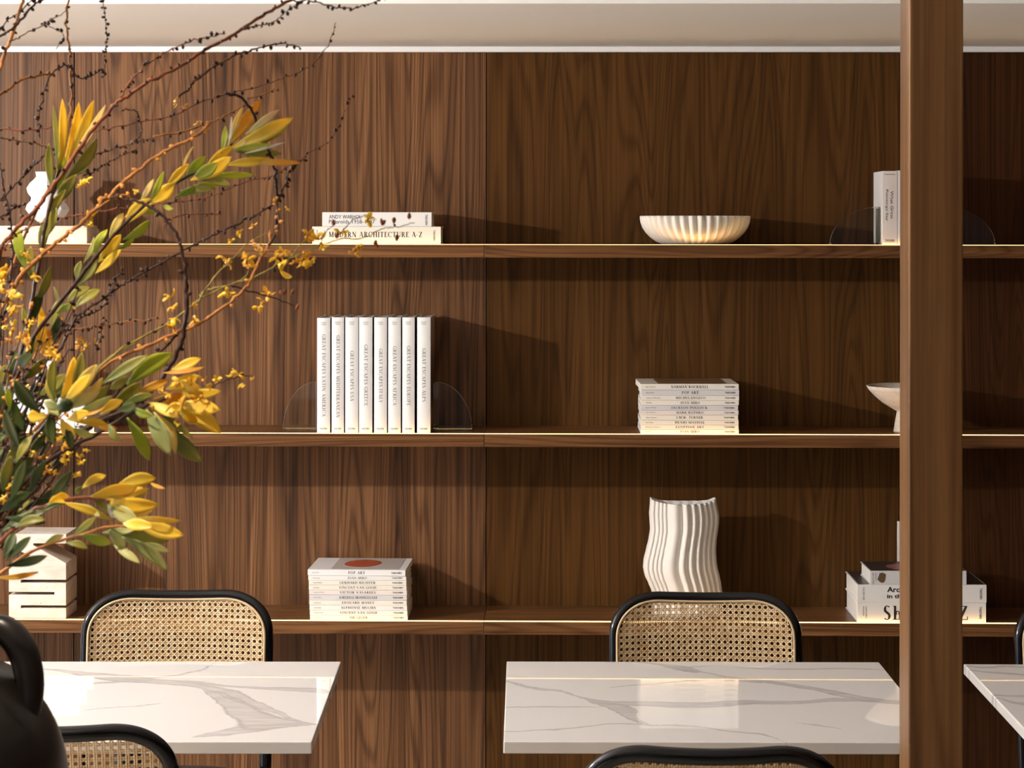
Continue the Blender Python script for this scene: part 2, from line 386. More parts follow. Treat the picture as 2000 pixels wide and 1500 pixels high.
SERIF = {}
def serif_word(word, h, space=0.28):
    """high-contrast serif capitals built from bars; returns quads in x-y"""
    thick, thin, sf = 0.17*h, 0.055*h, 0.05*h
    V, F = [], []
    def q(pts):
        n = len(V); V.extend(pts); F.append(tuple(range(n, n+len(pts))))
    def bar(x0, y0, x1, y1, w):
        d = Vector((x1-x0, y1-y0)); nrm = Vector((-d.y, d.x)).normalized()*w/2
        q([(x0-nrm.x, y0-nrm.y), (x1-nrm.x, y1-nrm.y), (x1+nrm.x, y1+nrm.y), (x0+nrm.x, y0+nrm.y)])
    def stem(x, y0=0, y1=h, top=True, bot=True, w=None):
        w = w or thick; q([(x-w/2, y0), (x+w/2, y0), (x+w/2, y1), (x-w/2, y1)])
        e = w/2+0.09*h
        if bot: q([(x-e, y0), (x+e, y0), (x+e, y0+sf), (x-e, y0+sf)])
        if top: q([(x-e, y1-sf), (x+e, y1-sf), (x+e, y1), (x-e, y1)])
    def arc(cx, cy, rx, ry, a0, a1, n=10, tk=None):
        pr = None
        for i in range(n+1):
            a = R(a0+(a1-a0)*i/n); c, s_ = math.cos(a), math.sin(a)
            w = thin+((tk or thick)-thin)*abs(c)
            o_, i_ = (cx+rx*c, cy+ry*s_), (cx+(rx-w)*c, cy+(ry-min(w, thin*1.2))*s_)
            if pr: q([pr[0], o_, i_, pr[1]])
            pr = (o_, i_)
    x = 0.0
    for ch in word:
        n0 = len(V)
        if ch == ' ': x += 0.45*h; continue
        W = 0.62*h
        if ch == 'A': W = .75*h; bar(.06*h, 0, .36*h, h, thin); bar(.66*h, 0, .36*h, h, thick); bar(.18*h, .34*h, .54*h, .34*h, thin); bar(0, sf/2, .16*h, sf/2, sf); bar(.52*h, sf/2, .78*h, sf/2, sf)
        elif ch in 'PR':
            W = .62*h; stem(.16*h); arc(.28*h, .74*h, .30*h, .26*h, -90, 90); bar(.16*h, h-thin/2, .30*h, h-thin/2, thin); bar(.16*h, .48*h+thin/2, .30*h, .48*h+thin/2, thin)
            if ch == 'R': W = .7*h; bar(.34*h, .5*h, .64*h, 0, thick*.9); bar(.54*h, sf/2, .76*h, sf/2, sf)
        elif ch in 'EFL':
            W = .56*h; stem(.16*h)
            if ch != 'L': bar(.16*h, h-thin/2, .54*h, h-thin/2, thin); bar(.54*h, h, .54*h, .78*h, thin); bar(.16*h, .52*h, .42*h, .52*h, thin)
            if ch != 'F': bar(.16*h, thin/2, .56*h, thin/2, thin); bar(.56*h, 0, .56*h, .24*h, thin)
        elif ch == 'T': W = .64*h; stem(.32*h, top=False); bar(0, h-thin/2, .64*h, h-thin/2, thin); bar(0.02*h, h, 0.02*h, .78*h, thin); bar(.62*h, h, .62*h, .78*h, thin)
        elif ch == 'I': W = .28*h; stem(.14*h)
        elif ch in 'OQ': W = .8*h; arc(.4*h, .5*h, .4*h, .52*h, 0, 360, 24)
        elif ch in 'CG':
            W = .74*h; arc(.4*h, .5*h, .4*h, .52*h, 40, 320, 18); bar(.71*h, .98*h, .71*h, .72*h, thin)
            if ch == 'G': stem(.66*h, 0.02*h, .42*h, bot=False)
        elif ch == 'S': W = .5*h; arc(.26*h, .745*h, .24*h, .27*h, 40, 230, 12); arc(.24*h, .255*h, .26*h, .27*h, -140, 60, 12); bar(.08*h, .66*h, .42*h, .36*h, thick)
        elif ch in 'MN':
            W = .8*h if ch == 'N' else .95*h; stem(.12*h, w=thin, top=False)
            if ch == 'N': bar(.12*h, h, .68*h, 0, thick); stem(.68*h, w=thin, bot=False)
            else: bar(.14*h, h, .46*h, .05*h, thick); bar(.46*h, .05*h, .78*h, h, thin); stem(.80*h)
        elif ch == 'U': W = .76*h; stem(.14*h, .3*h, h, bot=False); stem(.66*h, .25*h, h, bot=False, w=thin); arc(.38*h, .3*h, .30*h, .32*h, 180, 360, 10)
        elif ch in 'VW':
            W = .72*h; bar(.06*h, h, .36*h, 0, thick); bar(.36*h, 0, .66*h, h, thin); bar(0, h-sf/2, .2*h, h-sf/2, sf)
            if ch == 'W': W = 1.1*h; bar(.5*h, h*.9, .76*h, 0, thick); bar(.76*h, 0, 1.04*h, h, thin)
        elif ch == 'D': W = .76*h; stem(.16*h); arc(.28*h, .5*h, .46*h, .5*h, -90, 90, 14)
        elif ch == 'H': W = .8*h; stem(.14*h); stem(.66*h); bar(.14*h, .52*h, .66*h, .52*h, thin)
        elif ch == 'K': W = .74*h; stem(.16*h); bar(.2*h, .42*h, .62*h, h, thin); bar(.3*h, .55*h, .66*h, 0, thick); bar(.5*h, h-sf/2, .7*h, h-sf/2, sf)
        elif ch == 'B': W = .6*h; stem(.16*h); arc(.26*h, .76*h, .27*h, .24*h, -90, 90); arc(.26*h, .26*h, .31*h, .26*h, -90, 90)
        elif ch == 'Y': W = .7*h; stem(.35*h, 0, .45*h, top=False); bar(.05*h, h, .35*h, .42*h, thick*.9); bar(.35*h, .42*h, .65*h, h, thin)
        elif ch == 'J': W = .36*h; stem(.22*h, .15*h, h, bot=False); arc(.12*h, .15*h, .16*h, .16*h, 180, 360, 8)
        elif ch == 'X': W = .7*h; bar(.06*h, h, .64*h, 0, thick); bar(.64*h, h, .06*h, 0, thin)
        elif ch == 'Z': W = .64*h; bar(.02*h, h-thin/2, .6*h, h-thin/2, thin); bar(.52*h, h*.97, .1*h, .03*h, thick); bar(.02*h, thin/2, .62*h, thin/2, thin); bar(.02*h, h, .02*h, .78*h, thin); bar(.61*h, 0, .61*h, .24*h, thin)
        elif ch == 'h': W = .62*h; stem(.14*h, top=False); q([(.0*h, h-sf), (.2*h, h-sf), (.2*h, h), (.0*h, h)]); arc(.32*h, .36*h, .22*h, .28*h, 0, 180, 10); stem(.49*h, 0, .38*h, top=False)
        elif ch == 'o': W = .56*h; arc(.28*h, .32*h, .27*h, .34*h, 0, 360, 18)
        elif ch == 'e': W = .52*h; arc(.27*h, .32*h, .26*h, .34*h, 10, 320, 16); bar(.1*h, .34*h, .5*h, .34*h, thin)
        elif ch == 's': W = .36*h; arc(.18*h, .48*h, .15*h, .17*h, 40, 230, 8); arc(.17*h, .16*h, .17*h, .18*h, -140, 60, 8); bar(.08*h, .42*h, .28*h, .24*h, thick*.8)
        elif ch == '-': W = .3*h; bar(0, .38*h, .28*h, .38*h, thin*1.4)
        elif ch == '.': W = .2*h; bar(.04*h, thick/2, .18*h, thick/2, thick)
        for i in range(n0, len(V)): V[i] = (V[i][0]+x, V[i][1])
        x += W + space*h*0.6
    return V, F
def put_serif(word, x, z, w, h, mode='h'):
    P, F = serif_word(word, h)
    x1 = max(p[0] for p in P); k = w/x1
    if mode == 'h': return [(x+a*k, 0, z+b) for a, b in P], F
    return [(x+b, 0, z-a*k) for a, b in P], F

# ------------------------------------------------------------------ books
def cover_mat(name, col, rough=0.35): return mat(name, col, rough, 0.5)
C_white = cover_mat('white_cover', (0.86, 0.85, 0.84))
C_cream = cover_mat('cream_cover', (0.88, 0.83, 0.74))
C_grey = cover_mat('pale_grey_cover', (0.70, 0.69, 0.71))
C_pink = cover_mat('pinkish_cover', (0.84, 0.76, 0.72))
C_brown = cover_mat('brown_picture_cover', (0.22, 0.13, 0.07))
C_dark = cover_mat('dark_picture_cover', (0.035, 0.028, 0.03))
C_red = cover_mat('red_picture', (0.42, 0.07, 0.03))
C_green = cover_mat('olive_cover', (0.30, 0.30, 0.06))

def lying_book(px0, px1, py_bot, py_top, zi, label, group, depth=0.205, cov=C_white, texts=(), serif=None, set_in=0.014, rz=0.0, top=None, hard=True, zbase=None, dx=0):
    """a book on its side with the spine towards the room"""
    yf = FR + set_in
    x0, x1 = atY(px0, HY, yf).x, atY(px1, HY, yf).x
    s = (atY(px0, 1440, yf).z - atY(px0, 440, yf).z) / -1000.0
    t = (py_bot-py_top)*s
    z0 = zbase
    cx = (x0+x1)/2; w = x1-x0
    e = empty('book', (cx+dx, yf, z0), label, 'book', group, rz)
    bt = 0.0022 if hard else 0.0008
    cv = join(box(-w/2, w/2, 0.0, 0.0025, 0, t-0.0004), box(-w/2, w/2, 0.0025, depth, 0, bt), box(-w/2, w/2, 0.0025, depth, t-0.0004-bt, t-0.0004))
    c = mk('cover', *cv, mat=cov, parent=e); bevel(c, 0.0006, 1)
    ins = 0.003 if hard else 0.0008
    mk('pages', *box(-w/2+ins, w/2-ins, 0.0026, depth-ins, bt+0.0001, t-bt-0.0006), mat=M_paper, parent=e)
    if texts:
        for a, x, z, ww, h, m, b in texts(w, t):
            V, F = put_text([(a, x-w/2, z, ww, h, m, b)])
            mk('publisher_name' if a == 'TASCHEN' else 'small_lettering', [(p, -0.0004, q) for p, _, q in V], F, M_ink, e)
    if serif:
        for (wd, x, z, ww, h) in serif(w, t):
            V, F = put_serif(wd, x-w/2, z, ww, h); mk('title', [(p, -0.0004, q) for p, _, q in V], F, M_ink, e)
    if top: top(e, w, t, depth)
    return z0 + t, e

def pile(px0s, px1s, names, zi, py_ys, where, cols, group, depth, rzs, author_w, top_fn=None, tops=''):
    z = ZSH[zi] + 0.0003
    n = len(names)
    order = ['bottom book', 'second book from the bottom', 'third book from the bottom', 'fourth book from the bottom', 'fifth book from the bottom',
             'fifth book from the top', 'fourth book from the top', 'third book from the top', 'second book from the top', 'topmost book']
    for i, nm in enumerate(names):                # from the bottom up
        def tx(w, t, i=i):
            h = t*0.30
            return [('Author text'[:0] + ['Janis Mink', 'Emma Haas', 'Hans Muller', 'Klaus Honnef', 'Ingo Walther'][i % 5], 0.012, t*0.36, author_w[i % len(author_w)], h*0.7, 'h', 0.0),
                    ('TASCHEN', w-0.036, t*0.33, 0.026, t*0.32, 'h', 0.02)]
        def sf(w, t, nm=nm):
            L = sum(0.35 if c in ' IJ.' else 0.8 for c in nm)
            ww = L*0.0082
            return [(nm, w/2-ww/2, t*0.27, ww, t*0.46)]
        lab = 'white paperback art book, %s in the pile on the %s' % (order[i], where)
        if i == n-1: lab = 'art book with %s, topmost of the %s pile' % (tops, where)
        z, e = lying_book(px0s[i], px1s[i], py_ys[i], py_ys[i+1], zi, lab, group, depth, cols[i], tx, sf, 0.014, rzs[i], top_fn if i == n-1 else None, False, z)
    return z

def top_oval(e, w, t, d):
    mk('cover_picture', *box(-w/2+0.058, w/2-0.018, 0.010, d-0.004, t, t+0.0003), mat=cover_mat('grey_picture', (0.50, 0.46, 0.44)), parent=e)
    n = 28; P = []
    for i in range(n):
        a = 2*math.pi*i/n
        P.append((0.005+0.047*math.cos(a)*(1+0.05*math.sin(2*a)), 0.11+0.065*math.sin(a)))
    V, F = prism_xy(P, t+0.0003, t+0.0007); mk('picture_shape', V, F, C_red, e)
def top_dark(e, w, t, d):
    mk('cover_picture', *box(-w/2+0.045, w/2-0.028, 0.012, d-0.004, t, t+0.0004), mat=C_brown, parent=e)

# pile on the bottom shelf, left of the middle chair gap
lp = ['HR GIGER', 'VINCENT VAN GOGH', 'ALPHONSE MUCHA', 'EDOUARD MANET', 'AMEDEO MODIGLIANI', 'VICTOR VASARELY', 'VINCENT VAN GOGH', 'GERHARD RICHTER', 'JOAN MIRO', 'POP ART']
ys = [1211, 1201, 1191.5, 1181.5, 1172, 1161.5, 1152, 1142.5, 1133, 1124, 1112.5]
pile([606.5, 606, 605.5, 605, 605, 604.5, 604, 604, 603, 601.5], [797, 796.5, 796, 795.5, 795.5, 795.5, 795, 794.5, 794, 793], lp, 2, ys, 'bottom shelf',
     [C_cream, C_white, C_white, C_cream, C_grey, C_pink, C_cream, C_cream, C_white, C_white], 'pile of art books on the bottom shelf', 0.212,
     [0.0, -0.004, 0.005, -0.002, 0.004, -0.006, 0.002, 0.0, 0.004, -0.028], [0.014, 0.022, 0.018, 0.017, 0.019, 0.027], top_oval, 'a red oval on its grey cover')
rp = ['JOAN MIRO', 'EGYPTIAN ART', 'HENRI MATISSE', 'J.M.W. TURNER', 'MARK ROTHKO', 'JACKSON POLLOCK', 'JOAN MIRO', 'MICHELANGELO', 'POP ART', 'NORMAN ROCKWELL']
ys = [845.5, 836, 827.5, 818, 808, 799, 789, 779.5, 770, 759, 747.5]
pile([1252, 1252.5, 1252, 1253, 1253, 1252, 1253, 1254, 1253, 1251.5], [1443.5, 1443, 1443, 1442, 1443, 1442, 1443.5, 1444, 1444, 1443.5], rp, 1, ys, 'middle shelf',
     [C_white, C_cream, C_cream, C_cream, C_pink, C_grey, C_cream, C_cream, C_grey, C_cream], 'pile of art books on the middle shelf', 0.212,
     [0.004, 0.0, 0.003, -0.003, 0.004, 0.0, 0.005, -0.003, 0.002, 0.028], [0.014, 0.036, 0.020, 0.026, 0.024, 0.028], top_dark, 'a brown picture cover')

# the two big books lying on the top shelf
def t_mod(w, t): return [('TASCHEN', w-0.019, t*0.80, t*0.58, 0.0045, 'v', 0.02), ('ARCHITECTURE', 0.011, t*0.82, t*0.5, 0.003, 'v', 0.0)]
def s_mod(w, t): return [('MODERN ARCHITECTURE A-Z', 0.042, t*0.40, 0.236, t*0.30)]
z, e = lying_book(610, 861, 475, 440, 0, 'thick cream book lying on the top shelf, under a thinner white book', 'large books on the top shelf', 0.225, C_cream, t_mod, s_mod, 0.014, 0.012, None, True, ZSH[0]+0.0003)
def t_pol(w, t): return [('ANDY WARHOL', 0.017, t*0.54, 0.082, t*0.26, 'h', 0.0), ('Polaroids 1958-1987', 0.017, t*0.20, 0.116, t*0.27, 'h', 0.0), ('TASCHEN', w-0.016, t*0.84, t*0.74, 0.0055, 'v', 0.02)]
lying_book(629.5, 843, 439, 411, 0, 'white book with two lines of thin sans lettering, on top of the thick cream book', 'large books on the top shelf', 0.205, C_white, t_pol, None, 0.016, 0.008, None, True, z)

# big books lower right, partly behind the post
z = ZSH[2]+0.0003
def t_sh(w, t): return [('TASCHEN', w-0.017, t*0.80, t*0.60, 0.006, 'v', 0.02), ('FASHION', 0.014, t*0.8, t*0.45, 0.0035, 'v', 0.0), ('HISTORY', 0.021, t*0.8, t*0.6, 0.0035, 'v', 0.0)]
def s_sh(w, t): return [('Shoes A-Z', 0.066, t*0.14, 0.212, t*0.70)]
z, e = lying_book(1675, 1927, 1217, 1178, 2, 'thickest white book with a huge black serif title, bottom of three behind the post', 'large books behind the post', 0.225, C_white, t_sh, s_sh, 0.012, 0.006, None, True, z)
def t_ar(w, t): return [('Architecture', 0.075, t*0.58, 0.108, t*0.30, 'h', 0.03), ('in the 20th Century', 0.075, t*0.17, 0.160, t*0.30, 'h', 0.03), ('TASCHEN', w-0.017, t*0.80, t*0.60, 0.006, 'v', 0.02), ('VOLUME ONE', 0.014, t*0.86, t*0.72, 0.0045, 'v', 0.0)]
def top_blk(e, w, t, d): mk('cover_picture', *box(-w/2+0.004, w/2-0.004, 0.006, d-0.003, t, t+0.0004), mat=C_dark, parent=e)
z, e = lying_book(1675, 1928, 1177.5, 1142.5, 2, 'white book with bold sans title and black cover, middle of the three behind the post', 'large books behind the post', 0.225, C_white, t_ar, None, 0.012, 0.010, top_blk, True, z)
z2 = z
def t_sm(w, t): return [('ART OF THE', 0.006, t*0.86, t*0.78, 0.003, 'v', 0.0), ('CENTURY', 0.013, t*0.86, t*0.6, 0.003, 'v', 0.0)]
def top_pic(e, w, t, d):
    mk('cover_picture', *box(-w/2+0.003, w/2-0.003, 0.004, d-0.003, t, t+0.0004), mat=C_dark, parent=e)
    P = [(0.0-0.02+0.05*math.cos(2*math.pi*i/20), 0.07+0.05*math.sin(2*math.pi*i/20)) for i in range(20)]
    mk('picture_shape', *prism_xy(P, t+0.0004, t+0.0008), mat=mat('dusky_pink_print', (0.35, 0.11, 0.09), 0.4), parent=e)
    P = [(-w/2+0.03+0.009*math.cos(2*math.pi*i/9)*(1+0.4*(i % 2)), t*0.5+t*0.38*math.sin(2*math.pi*i/9)) for i in range(9)]
    V, F = prism_xz(P, -0.0006, -0.0002); mk('spine_emblem', V, F, mat('ochre_print', (0.12, 0.075, 0.03), 0.5), e)
lying_book(1700, 1889, 1141.5, 1114.5, 2, 'smallest book with a dark emblem on its spine, topmost of three behind the post', 'large books behind the post', 0.165, C_grey, t_sm, None, 0.012, 0.020, top_pic, True, z2)

def standing_book(px0, px1, py_top, zi, label, group, depth, cov, side, texts, set_in=0.014, rnd=True, zoff=0.0):
    yf = FR + set_in
    x0, x1 = atY(px0, HY, yf).x, atY(px1, HY, yf).x
    zt = atY(px0, py_top, yf).z
    w = x1-x0; h = zt-ZSH[zi]-0.0003
    e = empty('book', ((x0+x1)/2, yf, ZSH[zi]+0.0003), label, 'book', group)
    # gently rounded spine and two boards
    n = 17; out = []
    rd = 0.003 if rnd else 0.0006
    for i in range(n):
        a = -1+2*i/(n-1); out.append((a*w/2, rd*(a*a)))
    prof = out + [(w/2, depth), (w/2-0.0025, depth), (w/2-0.0025, rd+0.002), (-w/2+0.0025, rd+0.002), (-w/2+0.0025, depth), (-w/2, depth)]
    c = mk('cover', *prism_xy(prof, 0, h), mats=[cov, side], parent=e)
    for p in c.data.polygons:
        if abs(p.normal.x) > 0.95 and p.area > 0.01 and abs(p.center.x) > w/2-0.001: p.material_index = 1
    mk('pages', *box(-w/2+0.0026, w/2-0.0026, rd+0.0022, depth-0.003, 0.003, h-0.003), mat=M_paper, parent=e)
    for nm_, (V, F) in texts(w, h):
        mk(nm_, [(a, -0.0004, c_) for a, b, c_ in V], F, M_ink2 if rnd else M_ink, e)
    return e

ge = [(619.5, 645, 'LATIN AMERICA', 652, 812), (648, 672, 'MEDITERRANEAN', 655, 815), (674.5, 700, 'USA', 685, 783), (701.5, 727.5, 'GREECE', 673, 792),
      (731, 756, 'ITALY', 681, 786), (758.5, 783, 'AFRICA', 676, 791), (786, 810, 'EUROPE', 675, 792), (815, 841, 'ALPS', 680, 784)]
side_alps = mat('alpine_picture_cover', (0.3, 0.2, 0.13), 0.35, 0.5); g = G(side_alps)
tc = g.n('ShaderNodeTexCoord').outputs['Object']
sp = g.n('ShaderNodeSeparateXYZ'); g.l(tc, sp.inputs[0])
hh = g.math('ADD', sp.outputs[2], g.math('MULTIPLY', g.noise(tc, 22, 4), 0.10))
g.l(g.ramp(hh, [(0.10, (0.30, 0.16, 0.06)), (0.17, (0.10, 0.05, 0.02)), (0.23, (0.12, 0.07, 0.04)), (0.27, (0.40, 0.27, 0.18)), (0.33, (0.55, 0.42, 0.33))]), g.b.inputs['Base Color'])
for i, (a, b, nm, ya, yb) in enumerate(ge):
    PXM = 1/770.0
    def tx(w, h, nm=nm, ya=ya, yb=yb, i=i):
        zt = h - (ya-620)*PXM; L = (yb-ya)*PXM
        word = 'GREAT ESCAPES ' + nm
        p1 = put_serif(word, -0.0036, zt, L, 0.0085, 'v')
        p2 = put_text([('Angelika', -0.007, h-0.0135, 0.014, 0.0030, 'h', 0.01), ('Taschen', -0.006, h-0.018, 0.012, 0.0030, 'h', 0.01)])
        return [('title', p1), ('author_name', p2), ('publisher_name', put_text([('TASCHEN', -0.011, 0.009, 0.020, 0.0046, 'h', 0.03)]))]
    standing_book(a, b, 620 if i else 621, 1, 'tall white book lettered %s in the upright row' % {'USA': 'USA'}.get(nm, nm.title()), 'row of tall white travel books', 0.222,
                  C_white, side_alps if i == 7 else C_brown, tx)

def tgp(w, h):
    return [('title', put_text([('What Great', 0.001, h*0.73, 0.070, 0.0075, 'v', 0.0), ('Paintings Say', -0.012, h*0.75, 0.079, 0.0075, 'v', 0.0)])),
            ('publisher_name', put_text([('TASCHEN', -0.013, 0.010, 0.024, 0.004, 'h', 0.02)])), ('small_lettering', put_text([('MASTERPIECES', -0.014, h-0.010, 0.026, 0.003, 'h', 0.0)])),
            ('printed_line', ([(-0.014, 0, 0.0075), (0.013, 0, 0.0075), (0.013, 0, 0.0081), (-0.014, 0, 0.0081)], [(0, 1, 2, 3)]))]
standing_book(1724, 1752.5, 334, 0, 'pale upright book with brown title on its spine, just left of the post', 'upright books behind the post', 0.17, C_pink, C_white, tgp, 0.008, False)
standing_book(1753.5, 1790, 333, 0, 'white upright book mostly hidden behind the post, top shelf', 'upright books behind the post', 0.17, C_white, C_white,
              lambda w, h: [('publisher_name', put_text([('TASCHEN', -0.012, 0.010, 0.024, 0.004, 'h', 0.02)]))], 0.008, False)

# ------------------------------------------------------------------ glass bookends
def bookend(px_corner, px_out, py_top, zi, label, group, yc, flip, thick=0.010, base=True):
    xc, xo = atY(px_corner, HY, yc).x, atY(px_out, HY, yc).x
    h = atY(px_corner, py_top, yc).z - ZSH[zi] - 0.0003
    rx = xo-xc; n = 22
    e = empty('bookend', (xc, yc, ZSH[zi]+0.0003), label, 'bookend', group)
    P = [(0, 0.0)] + [(rx*math.cos(math.pi/2*i/n), h*math.sin(math.pi/2*i/n)) for i in range(n+1)]
    if rx < 0: P = [P[0]] + P[1:][::-1]
    P = [(x, max(z, 0)+ (0.0)) for x, z in P]
    V, F = prism_xz(P, -thick/2, thick/2)
    bevel(mk('quarter_disc', V, F, M_glass, e), 0.0015, 2, 50)
    if base:
        d = math.copysign(1, rx)
        a, b = sorted((d*0.003, rx*0.96))
        mk('base_plate', *box(a, b, thick/2+0.0005, thick/2+0.075, 0, 0.005), mat=M_glass, parent=e)
        a, b = sorted((-d*0.0045, -d*0.0005))
        mk('side_plate', *box(a, b, thick/2+0.0005, thick/2+0.075, 0, h*0.96), mat=M_glass, parent=e)
    return e
bookend(617.5, 553, 745, 1, 'clear glass quarter-round bookend left of the tall white books', 'clear glass bookends', -0.17, False)
bookend(850, 923, 745, 1, 'clear glass quarter-round bookend in the shadow right of the tall white books', 'clear glass bookends', -0.17, True)
bookend(1718, 1620, 404, 0, 'clear glass quarter-round bookend on the top shelf, left of the post', 'clear glass bookends', -0.21, False)
bookend(1838, 1944, 404, 0, 'clear glass quarter-round bookend on the top shelf, right of the post', 'clear glass bookends', -0.21, True)

# ------------------------------------------------------------------ fluted bowl
yb = -0.125
c = atY(1357.5, HY, yb)
e = empty('fluted_bowl', (c.x, yb, ZSH[0]+0.0002), 'low fluted alabaster bowl glowing at its foot on the top shelf', 'bowl')
NL = 38
def flute(r, z, a, k):
    tw = a*NL + z*18
    lob = abs(math.cos(tw/2))
    amp = 0.085*min(1, z/0.02+0.15) if k < 9 else 0.055
    return r*(1 - amp*(1-lob))
prof = [(0.070, 0.0), (0.084, 0.001), (0.100, 0.0075), (0.115, 0.018), (0.127, 0.030), (0.136, 0.044), (0.1405, 0.057), (0.142, 0.068), (0.1415, 0.0735), (0.1385, 0.0735),
        (0.134, 0.060), (0.126, 0.042), (0.112, 0.026), (0.09, 0.014), (0.06, 0.009), (0.02, 0.008)]
V, F = lathe(prof, NL*10, flute)
mb = mat('translucent_alabaster', (0.86, 0.80, 0.73), 0.35, 0.4, Subsurface_Weight=0.25, Subsurface_Scale=0.02); 
mb.node_tree.nodes['Principled BSDF'].inputs['Subsurface Radius'].default_value = (1.0, 0.6, 0.3)
mk('bowl_body', V, F, mb, e, smooth=True)

# footed travertine bowl behind the post
c = atY(1776, HY, yb-0.02)
e = empty('footed_bowl', (c.x, yb-0.02, ZSH[1]+0.0002), 'shallow travertine bowl on a flared foot on the middle shelf, half behind the post', 'bowl')
prof = [(0.040, 0), (0.039, 0.004), (0.035, 0.03), (0.031, 0.052), (0.045, 0.060), (0.068, 0.074), (0.088, 0.091), (0.102, 0.106), (0.109, 0.117), (0.107, 0.118), (0.098, 0.107), (0.08, 0.09), (0.05, 0.074), (0.02, 0.068)]
V, F = lathe(prof, 64)
mk('bowl_body', V, F, M_trav, e, smooth=True)

# something pale upright on the bottom shelf behind the post
c = atY(1800, HY, -0.06)
e = empty('ceramic_plaque', (c.x, -0.045, ZSH[2]+0.0003), 'pale upright plaque leaning on the wall behind the post, above the three large books', 'plaque')
x_l = atY(1756.5, HY, -0.04).x - c.x
bevel(mk('plaque_body', *box(x_l, x_l+0.11, 0.028, 0.040, 0, (1217-1048)/745.0), mat=M_ceram, parent=e), 0.002)

# ------------------------------------------------------------------ wavy pleated vase on the bottom shelf
yv = -0.13
vx = atY(1336, HY, yv).x
e = empty('pleated_vase', (vx, yv, ZSH[2]+0.0002), 'tall white ceramic vase with wavy vertical pleats on the bottom shelf', 'vase')
lefts = [(992, 1272), (1005, 1271), (1020, 1270), (1035, 1271), (1050, 1272), (1070, 1269), (1090, 1264), (1110, 1259), (1125, 1258), (1140, 1261), (1155, 1268), (1172, 1275), (1190, 1277), (1214, 1276)]
rights = [(992, 1398), (1005, 1402), (1020, 1405), (1035, 1405), (1050, 1403), (1070, 1400), (1090, 1399), (1110, 1400), (1125, 1402), (1140, 1406), (1155, 1409), (1172, 1411), (1190, 1410), (1214, 1409)]
def interp(T, y):
    if y <= T[0][0]: return T[0][1]
    for (a, b), (c_, d) in zip(T, T[1:]):
        if y <= c_: 
            t = (y-a)/(c_-a); t = t*t*(3-2*t)*0.35 + t*0.65
            return b+(d-b)*t
    return T[-1][1]
ridges = [-1.0, -0.86, -0.74, -0.63, -0.52, -0.08, 0.17, 0.38, 0.57, 0.72, 0.86, 1.0]   # crests across the front
def front(u):
    # depth of the pleated face: sharp crests at the ridges, hollows between
    for a, b in zip(ridges, ridges[1:]):
        if u <= b:
            t = (u-a)/(b-a); w = b-a
            return -0.046*(1-0.86*u*u) - math.sin(math.pi*t)**0.9*min(0.013, 0.045*w+0.001) 
    return -0.0064
loop = []
NU = 132
for i in range(NU+1):
    u = -1+2*i/NU
    loop.append((u, front(u) if abs(u) < 0.97 else front(u)))
for i in range(1, 10):
    a = math.pi*i/20; loop.append((1.0+0.012*math.sin(2*a), -0.0064+0.040*math.sin(a)**1))
for i in range(0, 41):
    u = 1-2*i/40; loop.append((u, 0.034+0.004*math.cos(u*20)*0.5))
for i in range(9, 0, -1):
    a = math.pi*i/20; loop.append((-1.0-0.012*math.sin(2*a), -0.0064+0.040*math.sin(a)**1))
V, F = [], []
rows = 46; n = len(loop)
sc = 1/760.0
def vrow(zpx, shrink, zoff=0.0):
    L_, R_ = interp(lefts, zpx), interp(rights, zpx)
    cx_ = ((L_+R_)/2-1336)*sc; hw = (R_-L_)/2*sc
    z = (1215.5-zpx)*sc + zoff
    sway = 0.008*math.sin((zpx-992)/223*2*math.pi*1.3)
    return [(cx_ + u*(hw-shrink), (y*(1 if not shrink else 0.86)) + sway*0.4, z) for u, y in loop]
for r in range(rows+1):
    V += vrow(1215.5 - (1215.5-996)*r/rows, 0)
for i in range(n):                                   # ends stand a little higher than the middle of the rim
    x, y, z = V[rows*n+i]; u = loop[i][0]; V[rows*n+i] = (x, y, z+0.009*abs(u)**5)
base = len(V)
V += [(x, y, z+0.009*abs(loop[i][0])**5) for i, (x, y, z) in enumerate(vrow(996, 0.0045))]
V += vrow(1060, 0.0045)
for r in range(rows):
    for i in range(n):
        F.append((r*n+i, r*n+(i+1) % n, (r+1)*n+(i+1) % n, (r+1)*n+i))
for a, b in ((rows*n, base), (base, base+n)):
    for i in range(n): F.append((a+i, a+(i+1) % n, b+(i+1) % n, b+i))
F.append(tuple(base+n+i for i in range(n))); F.append(tuple(range(n-1, -1, -1)))
mk('vase_body', V, F, M_ceram, e, smooth=True)

# ------------------------------------------------------------------ left-hand ornaments
# travertine stair sculpture: an outline cut by slots
yS0 = FR+0.018
def sx(px): return atY(px, HY, yS0).x
def sz(py): return atY(75, py, yS0).z
xc = sx(75); zb = ZSH[2]+0.0003
e = empty('travertine_sculpture', (xc, yS0, zb), 'slotted travertine block sculpture with a notched gable, far left on the bottom shelf', 'sculpture')
poly = [(18, 1207), (130, 1207), (130, 1185), (41.5, 1185), (41.5, 1179.5), (130, 1179.5), (130, 1135.5), (41.5, 1135.5), (41.5, 1129.5), (130, 1129.5), (130, 1097), (66, 1062), (66, 1058.5), (130, 1058.5),
        (130, 1040), (30, 1040), (30, 1070), (62, 1083), (18, 1107), (18, 1153.5), (107, 1153.5), (107, 1159), (18, 1159)]
P = [(sx(x)-xc, max(0, sz(y+3)-zb)) for x, y in poly]
P[0] = (P[0][0], 0); P[1] = (P[1][0], 0)
V, F = prism_xz(P, 0, 0.135)
bevel(mk('stone_block', V, F, M_trav, e), 0.0012, 2, 25)

